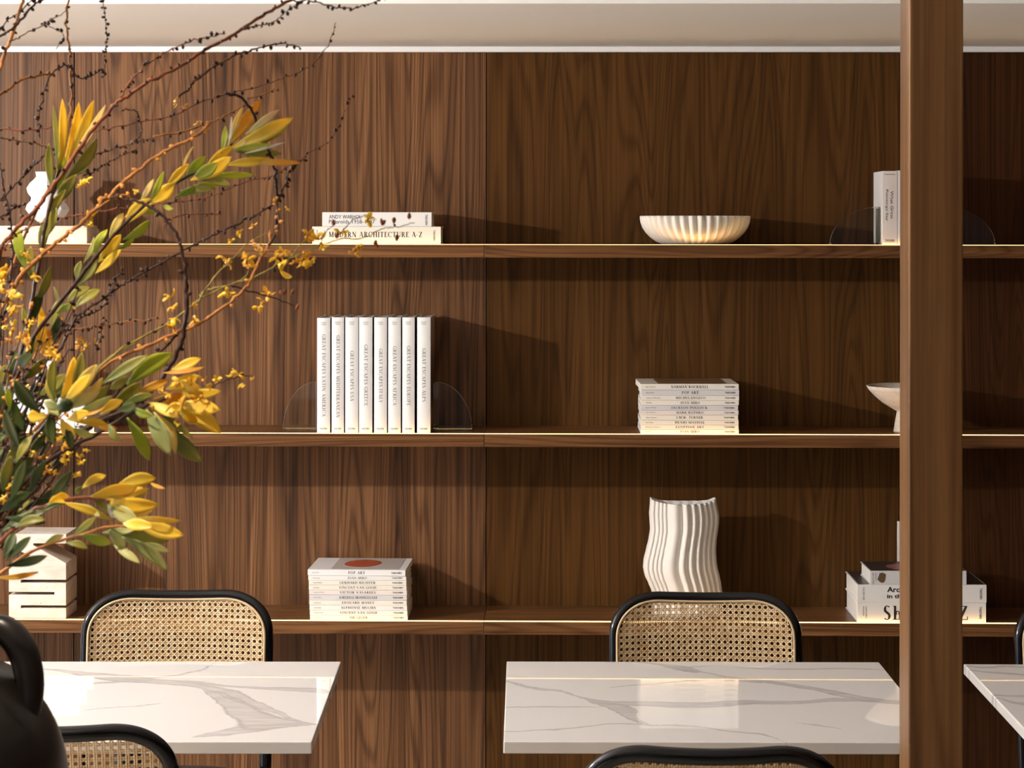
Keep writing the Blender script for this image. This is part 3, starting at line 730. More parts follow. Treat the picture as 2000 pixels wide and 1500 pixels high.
# stone slab and glossy vase on the top shelf
yT = FR+0.02
xa, xb = atY(-70, HY, yT).x, atY(170, HY, yT).x
zt = atY(100, 441, yT).z - 0.0005
e = empty('travertine_box', ((xa+xb)/2, yT, ZSH[0]+0.0003), 'long low travertine block lying far left on the top shelf', 'block')
bevel(mk('stone_block', *box(-(xb-xa)/2, (xb-xa)/2, 0, 0.13, 0, zt-ZSH[0]), mat=M_trav, parent=e), 0.0012)
cvz = atY(92, HY, yT+0.05)
e = empty('double_gourd_vase', (cvz.x, yT+0.055, zt+0.0006), 'small glossy white faceted vase pinched at the waist, standing on the long travertine block', 'vase')
prof = [(0.012, 0), (0.018, 0.003), (0.03, 0.013), (0.047, 0.028), (0.055, 0.042), (0.050, 0.054), (0.041, 0.064), (0.040, 0.072), (0.050, 0.084), (0.055, 0.096), (0.047, 0.110), (0.034, 0.121), (0.030, 0.126), (0.031, 0.138), (0.025, 0.138), (0.025, 0.12)]
V, F = lathe(prof, 9, lambda r, z, a, k: r*(1+0.05*math.sin(3*a+z*60)))
mk('vase_body', V, F, M_gceram, e)

# three white books with drawings on the middle shelf and a box with line drawings on top
M_draw = mat('line_drawing_cover', (0.9, 0.9, 0.9), 0.4); g = G(M_draw)
tc = g.n('ShaderNodeTexCoord').outputs['Object']
w1 = g.noise(g.scale(tc, (1, 1, 1)), 17, 1, 0.4, 0.8)
ln = g.math('LESS_THAN', g.math('ABSOLUTE', g.math('SUBTRACT', g.math('FRACT', g.math('MULTIPLY', w1, 5.0)), 0.5)), 0.035)
g.l(g.mix(ln, (0.88, 0.88, 0.89), (0.03, 0.03, 0.035)), g.b.inputs['Base Color'])
z = ZSH[1]+0.0003
for i, (a, b, y0_, y1_, lab) in enumerate([(-52, 184, 845, 818, 'widest white book, bottom of the three far left on the middle shelf'), (-46, 170, 818, 790, 'white book in the middle of the three far left on the middle shelf'),
                               (-40, 155, 790, 766, 'white book with line drawings, topmost of the three far left on the middle shelf')]):
    z, _e = lying_book(a, b, y0_, y1_, 1, lab, 'white books far left', 0.22, M_draw, lambda w, t: [('TASCHEN', w-0.04, t*0.35, 0.025, t*0.2, 'h', 0.02)], None, 0.014, 0.0, None, True, z)
xa, xb = atY(70, HY, FR+0.03).x, atY(104, HY, FR+0.03).x
e = empty('paper_box', ((xa+xb)/2, FR+0.03, z+0.0004), 'small white upright box with line drawings on top of the far left books', 'box')
bevel(mk('box_body', *box(-(xb-xa)/2, (xb-xa)/2, 0, 0.13, 0, 0.076), mat=M_draw, parent=e), 0.001)

# ------------------------------------------------------------------ wooden post in the foreground
DP = 3.2
pl = atD(1776, 440, DP); pr = atD(1881, 440, DP)
w = (pr-pl).length
e = tag(bevel(mk('wood_post', *box(0, w, 0, 0.088, 0, 2.75), mat=M_post), 0.0025, 2), 'square walnut post in the foreground, from floor to ceiling', 'post')
e.location = (pl.x, pl.y, 0)

# ------------------------------------------------------------------ marble tables
def marble(name, veins, L, Wd, base=(0.75, 0.725, 0.705)):
    """veins: lists of (x, y, width) in table coordinates, as soft grey bands along a path y(x)"""
    m = mat(name, base, 0.015, 0.32); g = G(m)
    tc = g.n('ShaderNodeTexCoord').outputs['Object']
    n1 = g.n('ShaderNodeTexNoise'); n1.inputs['Scale'].default_value = 9; n1.inputs['Detail'].default_value = 5; n1.inputs['Roughness'].default_value = 0.6
    g.l(tc, n1.inputs['Vector'])
    sp = g.n('ShaderNodeSeparateXYZ'); g.l(tc, sp.inputs[0]); sn = g.n('ShaderNodeSeparateColor'); g.l(n1.outputs['Color'], sn.inputs[0])
    xx = g.math('ADD', sp.outputs[0], g.math('MULTIPLY_ADD', sn.outputs[0], 0.05, -0.025))
    yy = g.math('ADD', sp.outputs[1], g.math('MULTIPLY_ADD', sn.outputs[1], 0.045, -0.0225))
    u = g.math('DIVIDE', g.math('ADD', xx, L/2), L, clamp=True)
    fib = g.noise(g.scale(tc, (10, 70, 1)), 1, 4, 0.6, 0.6)
    tot = None
    for v in veins:
        v = sorted(v)
        def curve(vals):
            c = g.n('ShaderNodeFloatCurve'); cm = c.mapping; cm.use_clip = False; pts = cm.curves[0].points
            while len(pts) < len(vals): pts.new(0.5, 0.5)
            for p, (a, b) in zip(pts, vals): p.location = (a, b)
            cm.update(); g.l(u, c.inputs['Value']); return c.outputs[0]
        us = [min(1, max(0, (p[0]+L/2)/L)) for p in v]
        cy = curve([(a, 0.5+p[1]/Wd/1.2) for a, p in zip(us, v)])
        wv = [(a, p[2]*10) for a, p in zip(us, v)]
        if us[0] > 0.02: wv = [(us[0]-0.015, 0.0)] + wv
        if us[-1] < 0.98: wv = wv + [(us[-1]+0.015, 0.0)]
        cw = curve(wv)
        yc = g.math('MULTIPLY', g.math('SUBTRACT', cy, 0.5), Wd*1.2)
        hw = g.math('MAXIMUM', g.math('MULTIPLY', cw, 0.1), 0.0)
        d = g.math('ABSOLUTE', g.math('SUBTRACT', yy, yc))
        r = g.math('DIVIDE', d, g.math('ADD', hw, 0.0001))
        a = g.math('SMOOTH_MIN', 1.0, g.math('MAXIMUM', g.math('MULTIPLY', g.math('SUBTRACT', 1.15, r), 4.0), 0.0), 0.05)
        edge = g.math('MAXIMUM', g.math('SUBTRACT', 1.0, g.math('MULTIPLY', g.math('ABSOLUTE', g.math('SUBTRACT', r, 1.0)), 3.0)), 0.0)
        on = g.math('GREATER_THAN', hw, 0.0003)
        # wide bands are paler inside than at their rims
        a = g.math('MULTIPLY', g.math('MULTIPLY_ADD', edge, 0.4, g.math('MULTIPLY', a, g.math('MULTIPLY_ADD', fib, 0.9, 0.05))), on)
        tot = a if tot is None else g.math('MAXIMUM', tot, a)
    cl = g.noise(tc, 2.5, 3)
    b0 = g.mix(cl, tuple(x*0.95 for x in base), tuple(min(1, x*1.03) for x in base))
    c = g.mix(g.math('MULTIPLY', tot, 0.8, clamp=True), b0, (0.30, 0.27, 0.26))
    g.l(c, g.b.inputs['Base Color']); return m

TT = 0.74
def table(cx, cy, rz, L, Wd, label, veins_px, name):
    e = empty('marble_table', (cx, cy, 0), label, 'table', 'marble topped tables', rz)
    def loc(px, py):
        p = atZ(px, py, TT); dx, dy = p.x-cx, p.y-cy
        return (dx*math.cos(rz)+dy*math.sin(rz), -dx*math.sin(rz)+dy*math.cos(rz))
    vv = []
    for v in veins_px:
        q = []
        for px, py, wp in v:
            x, y = loc(px, py); x2, y2 = loc(px, py+wp); q.append((x, y, max(0.0008, abs(y2-y)/2)))
        vv.append(q)
    m = marble('marble_'+name, vv, L, Wd)
    t = mk('tabletop', *box(-L/2, L/2, -Wd/2, Wd/2, TT-0.0195, TT), mat=m, parent=e); bevel(t, 0.0018, 3)
    mk('support_plate', *box(-0.15, 0.15, -0.15, 0.15, TT-0.0275, TT-0.0197), mat=M_metal, parent=e)
    mk('column', *lathe([(0.028, 0.012), (0.028, TT-0.0276)], 24), mat=M_metal, parent=e, smooth=False)
    mk('base', *lathe([(0.22, 0), (0.22, 0.008), (0.21, 0.012), (0.03, 0.016)], 48), mat=M_metal, parent=e)
    return e

a = atZ(996, 1289, TT); b = atZ(1721.5, 1296, TT); c = atZ(979, 1450, TT)
print('T2', a, b, c, (b-a).length, (c-a).length)
a1 = atZ(675, 1292, TT); c1 = atZ(592, 1444, TT); a3 = atZ(1881, 1297, TT); c3 = atZ(2000, 1412, TT)
print('T1', a1, c1, 'T3', a3, c3)
v2 = [[(985, 1330, 3), (1050, 1345, 4), (1100, 1350, 3), (1170, 1370, 6), (1250, 1373, 8), (1350, 1377, 10), (1440, 1373, 8), (1560, 1372, 6), (1650, 1366, 5), (1780, 1376, 4)],
      [(1330, 1306, 2), (1380, 1314, 2), (1440, 1325, 4), (1540, 1337, 6), (1640, 1355, 8), (1700, 1365, 6), (1790, 1372, 4)],
      [(1190, 1293, 1), (1260, 1294, 2), (1310, 1302, 6), (1345, 1308, 10), (1372, 1312, 3), (1400, 1320, 1)],
      [(1350, 1303, 2), (1400, 1300, 2), (1520, 1307, 2), (1620, 1305, 2), (1725, 1308, 1)],
      [(980, 1428, 1.5), (1050, 1426, 1.5), (1130, 1420, 2), (1200, 1414, 2), (1260, 1416, 2), (1350, 1418, 2), (1430, 1429, 2), (1500, 1437, 2), (1540, 1452, 1)],
      [(1165, 1373, 4), (1190, 1378, 12), (1215, 1386, 24), (1238, 1396, 30), (1250, 1408, 8), (1262, 1414, 2)],
      [(980, 1381, 1), (1060, 1380, 2), (1170, 1382, 1)],
      [(1200, 1343, 1), (1260, 1336, 2), (1340, 1330, 2), (1420, 1328, 3), (1480, 1333, 3)],
      [(1565, 1412, 1), (1610, 1417, 1.5), (1640, 1421, 1)]]
p = (b-a); rz2 = 0.012
L2 = 0.712
ctr = (a+b)/2; cy2 = (a.y+b.y)/2 - 0.35
table((a.x+b.x)/2, cy2, rz2, L2, 0.70, 'white marble table in the middle, left of the wooden post', v2, 'a')
v1 = [[(-30, 1300, 3), (100, 1308, 3), (180, 1318, 9), (240, 1325, 12), (330, 1333, 8), (400, 1342, 8), (450, 1356, 16), (500, 1374, 14), (540, 1390, 8), (585, 1411, 4), (620, 1416, 2)],
      [(-30, 1338, 3), (90, 1337, 5), (200, 1333, 3), (300, 1330, 3), (380, 1333, 4), (450, 1340, 3), (560, 1346, 7), (640, 1352, 7), (670, 1353, 5)],
      [(270, 1324, 2), (330, 1320, 2.5), (380, 1311, 2.5), (408, 1303, 2), (420, 1296, 2)],
      [(405, 1350, 6), (430, 1362, 18), (455, 1376, 26), (480, 1395, 40), (510, 1408, 34), (550, 1413, 18), (600, 1415, 5)],
      [(390, 1438, 4), (430, 1432, 10), (470, 1426, 16), (530, 1420, 10), (580, 1416, 4)],
      [(180, 1386, 1), (240, 1380, 1.5), (300, 1376, 1)]]
table(a1.x-0.355-0.001, a1.y-0.35-0.008, 0.022, 0.71, 0.70, 'white marble table on the left, beside the dark jug', v1, 'b')
v3 = [[(1885, 1300, 2), (1920, 1303, 2), (1970, 1302, 2), (2030, 1305, 2)], [(1890, 1308, 1), (1960, 1315, 3), (2010, 1318, 2)],
      [(1940, 1358, 3), (1980, 1360, 3), (2040, 1356, 3)], [(1950, 1366, 2), (1990, 1374, 4), (2040, 1370, 3)]]
table(a3.x+0.356, a3.y-0.35, 0.0, 0.71, 0.70, 'white marble table on the right edge, beyond the wooden post', v3, 'c')

# ------------------------------------------------------------------ cane-back chairs
HWX = 0.184                                     # half width of the back frame, to the tube centre
TR = 0.0125
ZT = 0.824 - TR
def back_y(x, z):                               # the back is bowed in plan and reclines
    return -0.028*(x/HWX)**2 - 0.17*(ZT-z) if z > 0.46 else -0.028*(x/HWX)**2 - 0.17*(ZT-0.46)
def half_w(z): return HWX - 0.004*max(0, (0.76-z))/0.3 + 0.004
def outline(inset=0.0, zlow=0.47, nc=9, full=False):
    """points (x, z) up the left side, across the top, down the right"""
    r = 0.088 - inset*0.8; hw = HWX - inset; zt = ZT - inset
    P = []
    zb_ = zt-r*0.86
    zz = [zlow+(zb_-zlow)*k/9 for k in range(9)]
    for z in zz: P.append((-hw, z))
    for i in range(nc+1):
        a = math.pi - math.pi/2*i/nc
        c, s_ = math.cos(a), math.sin(a)
        c = math.copysign(abs(c)**0.92, c); s_ = abs(s_)**0.92
        P.append((-hw+r + r*c, zt-r*0.86 + r*0.86*s_))
    for i in range(1, 8):
        x = -(hw-r) + 2*(hw-r)*i/8
        P.append((x, zt - 0.0025*math.cos(math.pi/2*x/(hw-r))))
    Q = [(-x, z) for x, z in P[:len(P)-7]][::-1]
    return P + Q

def build_chair(name_label):
    e = empty('dining_chair', (0, 0, 0), name_label, 'chair', 'cane-backed dining chairs')
    O = outline()
    path = [Vector((x, back_y(x, z), z)) for x, z in O]
    path = catmull(path, 3)
    mk('backrest_frame', *tube(path, TR, 14), mat=M_black, parent=e, smooth=True)
    # rear uprights carry on to the floor, front legs splay a little
    yb_ = back_y(HWX, 0.47)
    for s_ in (-1, 1):
        pp = catmull([(s_*HWX, yb_, 0.469), (s_*HWX, yb_+0.004, 0.36), (s_*(HWX+0.006), yb_+0.03, 0.15), (s_*(HWX+0.012), yb_+0.06, 0.0)], 5)
        mk('leg', *tube(pp, [TR*(1-0.15*i/len(pp)) for i in range(len(pp))], 12), mat=M_black, parent=e, smooth=True)
        pp = catmull([(s_*0.165, -0.415, 0.435), (s_*0.172, -0.425, 0.2), (s_*0.18, -0.44, 0.0)], 5)
        mk('leg', *tube(pp, [TR*(1-0.15*i/len(pp)) for i in range(len(pp))], 12), mat=M_black, parent=e, smooth=True)
    # seat: frame hoop and upholstered pad
    def ring(hx, y0_, y1_, k=40, ex=3.2):
        P = []
        for i in range(k):
            a = 2*math.pi*i/k; c, s2 = math.cos(a), math.sin(a)
            P.append((math.copysign(abs(c)**(2/ex), c)*hx, (y0_+y1_)/2 + math.copysign(abs(s2)**(2/ex), s2)*(y1_-y0_)/2))
        return P
    ys0, ys1 = -0.455, -0.045
    rg = [(x, y, 0.438) for x, y in ring(0.178, ys0+0.01, ys1-0.022)]
    mk('seat_frame', *tube(rg, 0.011, 10, closed=True), mat=M_black, parent=e, smooth=True)
    V, F = [], []
    prof = [(0.97, 0.450), (1.0, 0.456), (1.0, 0.468), (0.965, 0.477), (0.85, 0.482), (0.5, 0.484), (0.05, 0.484)]
    K = 40
    for sc_, z in prof:
        V += [(x*sc_, (ys0+ys1)/2+(y-(ys0+ys1)/2)*sc_, z) for x, y in ring(0.166, ys0, ys1-0.022, K)]
    for r_ in range(len(prof)-1):
        for i in range(K): F.append((r_*K+i, r_*K+(i+1) % K, (r_+1)*K+(i+1) % K, (r_+1)*K+i))
    F.append(tuple(range(K-1, -1, -1))); F.append(tuple((len(prof)-1)*K+i for i in range(K)))
    mk('seat', V, F, M_seat, e, smooth=True)
    # lower rail of the back
    zl = 0.535
    rail = [Vector((x, back_y(x, zl), zl)) for x in [-HWX+2*HWX*i/12 for i in range(13)]]
    mk('back_rail', *tube(rail, 0.009, 10), mat=M_black, parent=e, smooth=True)
    # woven cane: pairs across, pairs up, singles on both diagonals
    ins = 0.0065; zc0 = zl+0.004
    off = -TR-0.0015                               # sits on the sitter's side of the frame
    oo = outline(ins, zc0)
    def inside(x, z):
        if z < zc0: return False
        r = 0.088-ins*0.8; hw = HWX-ins; zt = ZT-ins
        ax = abs(x)
        if ax > hw: return False
        ztop = zt - (0.0025*math.cos(math.pi/2*x/(hw-r)) if ax < hw-r else 0)
        if z > ztop: return False
        if ax > hw-r and z > zt-r*0.86:
            return ((ax-(hw-r))/r)**2.15 + ((z-(zt-r*0.86))/(r*0.86))**2.15 < 1
        return True
    p = 0.01178; sw = 0.0028
    V, F = [], []
    def strand(x0_, z0_, x1_, z1_, wd, lift):
        Ls = math.hypot(x1_-x0_, z1_-z0_); n_ = max(2, int(Ls/0.006))
        dx_, dz_ = (x1_-x0_)/Ls, (z1_-z0_)/Ls; nx, nz = -dz_*wd/2, dx_*wd/2
        prev = None
        for i in range(n_+1):
            x = x0_+(x1_-x0_)*i/n_; z = z0_+(z1_-z0_)*i/n_
            if not inside(x, z): prev = None; continue
            k = len(V)
            yv_ = back_y(x, z)+off-lift
            V.extend([(x-nx, yv_+0.0002, z-nz), (x, yv_-0.0004, z), (x+nx, yv_+0.0002, z+nz), (x, yv_+0.0007, z)])
            if prev is not None:
                for j in range(4): F.append((prev+j, prev+(j+1) % 4, k+(j+1) % 4, k+j))
            prev = k
    W2 = 0.20
    nx_ = int(W2/p)+1
    for i in range(-nx_, nx_+1):
        for dd in (-0.0018, 0.0018):
            strand(i*p+dd, zc0-0.005, i*p+dd, ZT, sw*0.8, 0.0)
    j = 0
    while zc0+j*p < ZT+p:
        for dd in (-0.0018, 0.0018):
            zz_ = zc0+j*p+dd+0.003; strand(-W2, zz_, W2, zz_, sw*0.8, 0.0005)
        j += 1
    zr = zc0+0.003
    Hh = ZT-zr
    for k in range(-nx_*2-30, nx_*2+30):
        c_ = (k+0.5)*p
        strand(c_, zr, c_+Hh, zr+Hh, sw*0.75, 0.0010)
        strand(c_, zr, c_-Hh, zr+Hh, sw*0.75, 0.0014)
    mk('cane_panel', V, F, M_cane, e)
    bd = outline(ins-0.002, zc0)
    bp_ = catmull([Vector((x, back_y(x, z)+off-0.001, z)) for x, z in bd], 3)
    mk('cane_border', *tube(bp_, 0.0026, 8), mat=M_spline, parent=e, smooth=True)
    return e
chair = build_chair('black framed cane-backed chair facing the room, behind the left marble table')
q = atZ(351, 1154, 0.820)
chair.location = (q.x, q.y, 0)
chair.rotation_euler = (0, 0, 0.03)
def place_chair(px, py, rz, label, z=0.820):
    c = copy_tree(chair); q = atZ(px, py, z)
    c.location = (q.x, q.y, 0); c.rotation_euler = (0, 0, rz); c['label'] = label; return c
place_chair(1375, 1158, 0.0, 'black framed cane-backed chair facing the room, behind the middle marble table')
place_chair(2162, 1166, 0.0, 'black framed cane-backed chair facing the room, at the right edge behind the right table')
place_chair(89, 1421, math.pi+0.03, 'black framed cane-backed chair seen from behind, in front of the left table by the jug')
place_chair(1391, 1464, math.pi, 'black framed cane-backed chair seen from behind, in front of the middle marble table')

#@@PLANT
# ------------------------------------------------------------------ jug on a console, foreground left
DJ = 2.65
PJ = FPX/DJ
jc = atD(-112, 1185, DJ)
e = empty('clay_jug', (jc.x, jc.y, 0.751), 'dark glazed clay jug with a loop handle, in the lower left foreground, holding the branches', 'jug')
prof = [(0.060, 0), (0.088, 0.025), (0.122, 0.08), (0.139, 0.15), (0.141, 0.19), (0.134, 0.235), (0.117, 0.275), (0.088, 0.313), (0.064, 0.330), (0.050, 0.350), (0.044, 0.375), (0.052, 0.398), (0.048, 0.400), (0.036, 0.380), (0.034, 0.33), (0.01, 0.30)]
def sm_prof(p, k=5):
    q = catmull([Vector((r, 0, z)) for r, z in p], k); return [(max(v.x, 0.002), v.z) for v in q]
V, F = lathe(sm_prof(prof), 72)
mk('jug_body', V, F, M_jar, e, smooth=True)
hp = [atD(x, y, DJ-0.004*i) - e.location for i, (x, y) in enumerate([(-62, 1232), (-25, 1226), (12, 1232), (42, 1268), (57, 1320), (58, 1368), (50, 1410), (38, 1440)])]
hp = catmull(hp, 6); nn = len(hp)
mk('handle', *tube(hp, [0.0125+0.0045*math.sin(math.pi*min(1, i/nn*1.2)) for i in range(nn)], 16), mat=M_jar, parent=e, smooth=True)
e = empty('console_table', (jc.x-0.15, jc.y-0.1, 0), 'dark console table under the clay jug', 'table')
mk('tabletop', *box(-0.45, 0.30, -0.22, 0.28, 0.72, 0.75), mat=M_post, parent=e)
for a in (-0.42, 0.27):
    for b in (-0.19, 0.25): mk('leg', *box(a-.02, a+.02, b-.02, b+.02, 0, 0.7195), mat=M_post, parent=e)

# ------------------------------------------------------------------ branches
def leafmat(name, a, b, tip=None, tr=0.35):
    m = bpy.data.materials.new(name); m.use_nodes = True; g = G(m); t = m.node_tree
    g.b.inputs['Roughness'].default_value = 0.42; g.b.inputs['Specular IOR Level'].default_value = 0.45
    uv = g.n('ShaderNodeAttribute', attribute_name='along').outputs['Fac']
    tc = g.n('ShaderNodeTexCoord').outputs['Object']
    rnd = g.n('ShaderNodeObjectInfo').outputs['Random']
    f = g.math('ADD', g.math('MULTIPLY', g.noise(tc, 40, 3), 0.5), g.math('MULTIPLY_ADD', uv, 0.6, g.math('MULTIPLY_ADD', rnd, 0.3, -0.20)))
    st = [(0.25, b), (0.65, a)]
    if tip: st.append((0.98, tip))
    c = g.ramp(f, st)
    g.l(c, g.b.inputs['Base Color'])
    tb = g.n('ShaderNodeBsdfTranslucent'); g.l(c, tb.inputs[0])
    mx = g.n('ShaderNodeMixShader'); mx.inputs[0].default_value = tr
    g.l(g.b.outputs[0], mx.inputs[1]); g.l(tb.outputs[0], mx.inputs[2])
    g.l(mx.outputs[0], t.nodes['Material Output'].inputs[0]); return m
LM = {'y': leafmat('yellow_leaf', (0.92, 0.62, 0.05), (0.74, 0.56, 0.08)),
      'o': leafmat('orange_leaf', (0.74, 0.36, 0.03), (0.66, 0.44, 0.06)),
      'g': leafmat('lime_leaf', (0.50, 0.52, 0.05), (0.25, 0.34, 0.04)),
      'v': leafmat('olive_leaf', (0.34, 0.30, 0.05), (0.16, 0.19, 0.04)),
      's': leafmat('sage_leaf', (0.58, 0.56, 0.22), (0.34, 0.40, 0.16)),
      'p': leafmat('pale_yellow_leaf', (0.82, 0.62, 0.20), (0.55, 0.55, 0.18)),
      'd': leafmat('dark_green_leaf', (0.10, 0.13, 0.03), (0.05, 0.08, 0.025)),
      'r': leafmat('pink_tipped_leaf', (0.75, 0.55, 0.30), (0.65, 0.60, 0.30), (0.75, 0.10, 0.08)),
      'w': leafmat('silvery_hair', (0.85, 0.82, 0.76), (0.80, 0.78, 0.72))}
def barkmat(name, a, b, rough=0.5):
    m = mat(name, a, rough, 0.2); g = G(m); tc = g.n('ShaderNodeTexCoord').outputs['Object']
    n = g.noise(tc, 70, 4, 0.65); g.l(g.ramp(n, [(0.35, b), (0.65, a)]), g.b.inputs['Base Color'])
    bp = g.n('ShaderNodeBump'); bp.inputs['Strength'].default_value = 0.5; bp.inputs['Distance'].default_value = 0.001
    g.l(n, bp.inputs['Height']); g.l(bp.outputs[0], g.b.inputs['Normal']); return m
BK = {'r': barkmat('reddish_bark', (0.27, 0.075, 0.028), (0.10, 0.03, 0.014)), 'o': barkmat('orange_bark', (0.48, 0.19, 0.04), (0.20, 0.07, 0.02)),
      'd': barkmat('dark_bark', (0.045, 0.016, 0.009), (0.018, 0.007, 0.005)), 'k': barkmat('brown_bark', (0.17, 0.075, 0.028), (0.07, 0.03, 0.012)),
      'g': barkmat('green_stem', (0.30, 0.24, 0.05), (0.16, 0.13, 0.03))}
M_bud = barkmat('dark_bud', (0.055, 0.020, 0.011), (0.025, 0.010, 0.006))
M_budo = barkmat('orange_bud', (0.70, 0.33, 0.05), (0.45, 0.16, 0.03))
M_pet = leafmat('yellow_petal', (0.92, 0.64, 0.04), (0.85, 0.46, 0.03), None, 0.3)
RB = random.Random(11)
MOUTH = atD(-112, 1190, DJ)
NIGHT = Vector((0, 0, 0))

def leaf(parent, p0, p1, wpx, kind, D=None, name='leaf'):
    """p0, p1: world points of the leaf's base and tip"""
    w = wpx/ (FPX/((p0-CAM).dot(Fw)))/2
    ax = p1-p0; L = ax.length; ax.normalize()
    tocam = (CAM-p0).normalized()
    n = (tocam - ax*tocam.dot(ax)).normalized()
    n = Matrix.Rotation(RB.uniform(-0.55, 0.55), 3, ax) @ n
    side = ax.cross(n)
    w /= 0.80
    bend = RB.uniform(-0.10, 0.14)*L
    sb = RB.uniform(-0.07, 0.07)*L
    N = 12; V, F, al = [], [], []
    fold = RB.uniform(0.1, 0.35)
    for i in range(N+1):
        t = i/N
        prof = (math.sin(math.pi*min(1, t**1.22))**0.78) if 0 < t < 1 else 0.0
        if kind == 'w': prof *= 0.8
        ww = max(w*prof, w*0.10 if t < 0.5 else 0.0002)
        c = p0 + ax*(L*t) + n*(bend*math.sin(math.pi*t)) + side*(sb*math.sin(math.pi*t))
        for s_ in (-1, -0.5, 0, 0.5, 1):
            V.append(c + side*(ww*s_) + n*(abs(s_)**1.3*ww*fold)); al.append(t)
    for i in range(N):
        for j in range(4): F.append((i*5+j, i*5+j+1, (i+1)*5+j+1, (i+1)*5+j))
    o = mk(name, V, F, LM[kind], parent, parent.location, smooth=True)
    at = o.data.attributes.new('along', 'FLOAT', 'POINT'); at.data.foreach_set('value', al)
    s = o.modifiers.new('t', 'SOLIDIFY'); s.thickness = 0.0004
    return o

def blob(c, ax, r, l, n=6):
    """small pointed bud"""
    ax = ax.normalized(); a = Vector((0.3, 0.5, 0.8)); u = (a-ax*a.dot(ax)).normalized(); v = ax.cross(u)
    V, F = [], []
    pr = [(0.35, 0), (0.95, 0.25), (1.0, 0.5), (0.6, 0.82), (0.08, 1.0)]
    for rr, t in pr:
        for j in range(n):
            an = 2*math.pi*j/n; V.append(c + ax*l*t + (u*math.cos(an)+v*math.sin(an))*r*rr)
    for k in range(len(pr)-1):
        for j in range(n): F.append((k*n+j, k*n+(j+1) % n, (k+1)*n+(j+1) % n, (k+1)*n+j))
    F.append(tuple(range(n-1, -1, -1))); F.append(tuple((len(pr)-1)*n+j for j in range(n)))
    return V, F

def blossom(parent, px, py, D, size, np_=4, mt=None):
    c = atD(px, py, D); k = D/FPX*1.3
    parts = []
    base = Vector((RB.uniform(-1, 1), RB.uniform(-1, 0.2), RB.uniform(-1, 1))).normalized()
    for i in range(np_):
        d = (base*0.3 + Vector((RB.uniform(-1, 1), RB.uniform(-.7, .7), RB.uniform(-1, 1)))).normalized()
        L = size*k*RB.uniform(0.45, 0.8); w = L*RB.uniform(0.35, 0.55)
        s_ = d.cross(Vector((RB.uniform(-1, 1), RB.uniform(-1, 1), RB.uniform(-1, 1)))).normalized(); nn_ = d.cross(s_)
        V, F = [], []
        for t, ww in ((0, 0.25), (0.3, 0.8), (0.65, 1.0), (0.9, 0.6), (1.0, 0.15)):
            for q in (-1, 0, 1): V.append(c + d*L*t + s_*w*ww*q*0.6 + nn_*(w*0.3*ww*abs(q) + L*0.15*math.sin(3*t)))
        for a in range(4):
            for b in range(2): F.append((a*3+b, a*3+b+1, a*3+b+4, a*3+b+3))
        parts.append((V, F))
    parts.append(blob(c, base, size*k*0.13, size*k*0.3))
    V, F = join(*parts)
    o = mk('blossom', V, F, mt or M_pet, parent, parent.location, smooth=True)
    al = [RB.random()]*len(V); at = o.data.attributes.new('along', 'FLOAT', 'POINT'); at.data.foreach_set('value', al)
    s = o.modifiers.new('t', 'SOLIDIFY'); s.thickness = 0.0004
    return o

def twig(parent, pts, r0, r1, bark, D, D1=None, buds=0.0, bsize=4.0, budl=None, jit=1.2, name='twig', store=None, from_mouth=False):
    D1 = D if D1 is None else D1
    n = len(pts); P = []
    for i, (x, y) in enumerate(pts):
        P.append(atD(x, y, D+(D1-D)*i/max(1, n-1)))
    if from_mouth: P = [MOUTH - Vector((RB.uniform(-.02, .02), RB.uniform(-.015, .015), 0.06)), MOUTH + Vector((RB.uniform(-.02, .02), RB.uniform(-.015, .015), 0.02))] + P
    Q = catmull(P, 7); m = len(Q)
    kk = D/FPX
    for i in range(1, m-1):
        if i % 2: Q[i] = Q[i] + Vector((RB.gauss(0, 1), RB.gauss(0, 1), RB.gauss(0, 1)))*jit*1.25*kk
    rad = [0.86*max(0.3, (r0+(r1-r0)*i/(m-1))*(1+0.12*math.sin(i*2.1)))*kk for i in range(m)]
    o = mk(name, *tube(Q, rad, 7), mat=BK[bark], parent=parent, org=parent.location, smooth=True)
    if buds > 0:
        i = 0; acc = 0
        lst = budl
        for i in range(1, m):
            seg = (Q[i]-Q[i-1]).length/kk; acc += seg
            if (Q[i]-Q[0]).length/kk < 20 and from_mouth: continue
            while acc > buds:
                acc -= buds*0.8*RB.uniform(0.6, 1.4)
                d = (Q[i]-Q[i-1]).normalized()
                s_ = Vector((RB.gauss(0, 1), RB.gauss(0, 1), RB.gauss(0, 1))).normalized()
                s_ = (s_ - d*s_.dot(d)*0.6).normalized()
                sz = bsize*RB.uniform(0.75, 1.6)*kk
                lst.append(blob(Q[i]+s_*rad[i]*0.5, s_, sz*0.62, sz*1.7))
    return Q

def branch(name, label, group, D):
    e = empty(name, tuple(MOUTH), label, 'branch', group); return e
def finish(e, budl, m=None):
    if budl:
        o = mk('buds', *join(*budl), mat=m or M_bud, parent=e, org=e.location, smooth=True); o['kind'] = 'stuff'

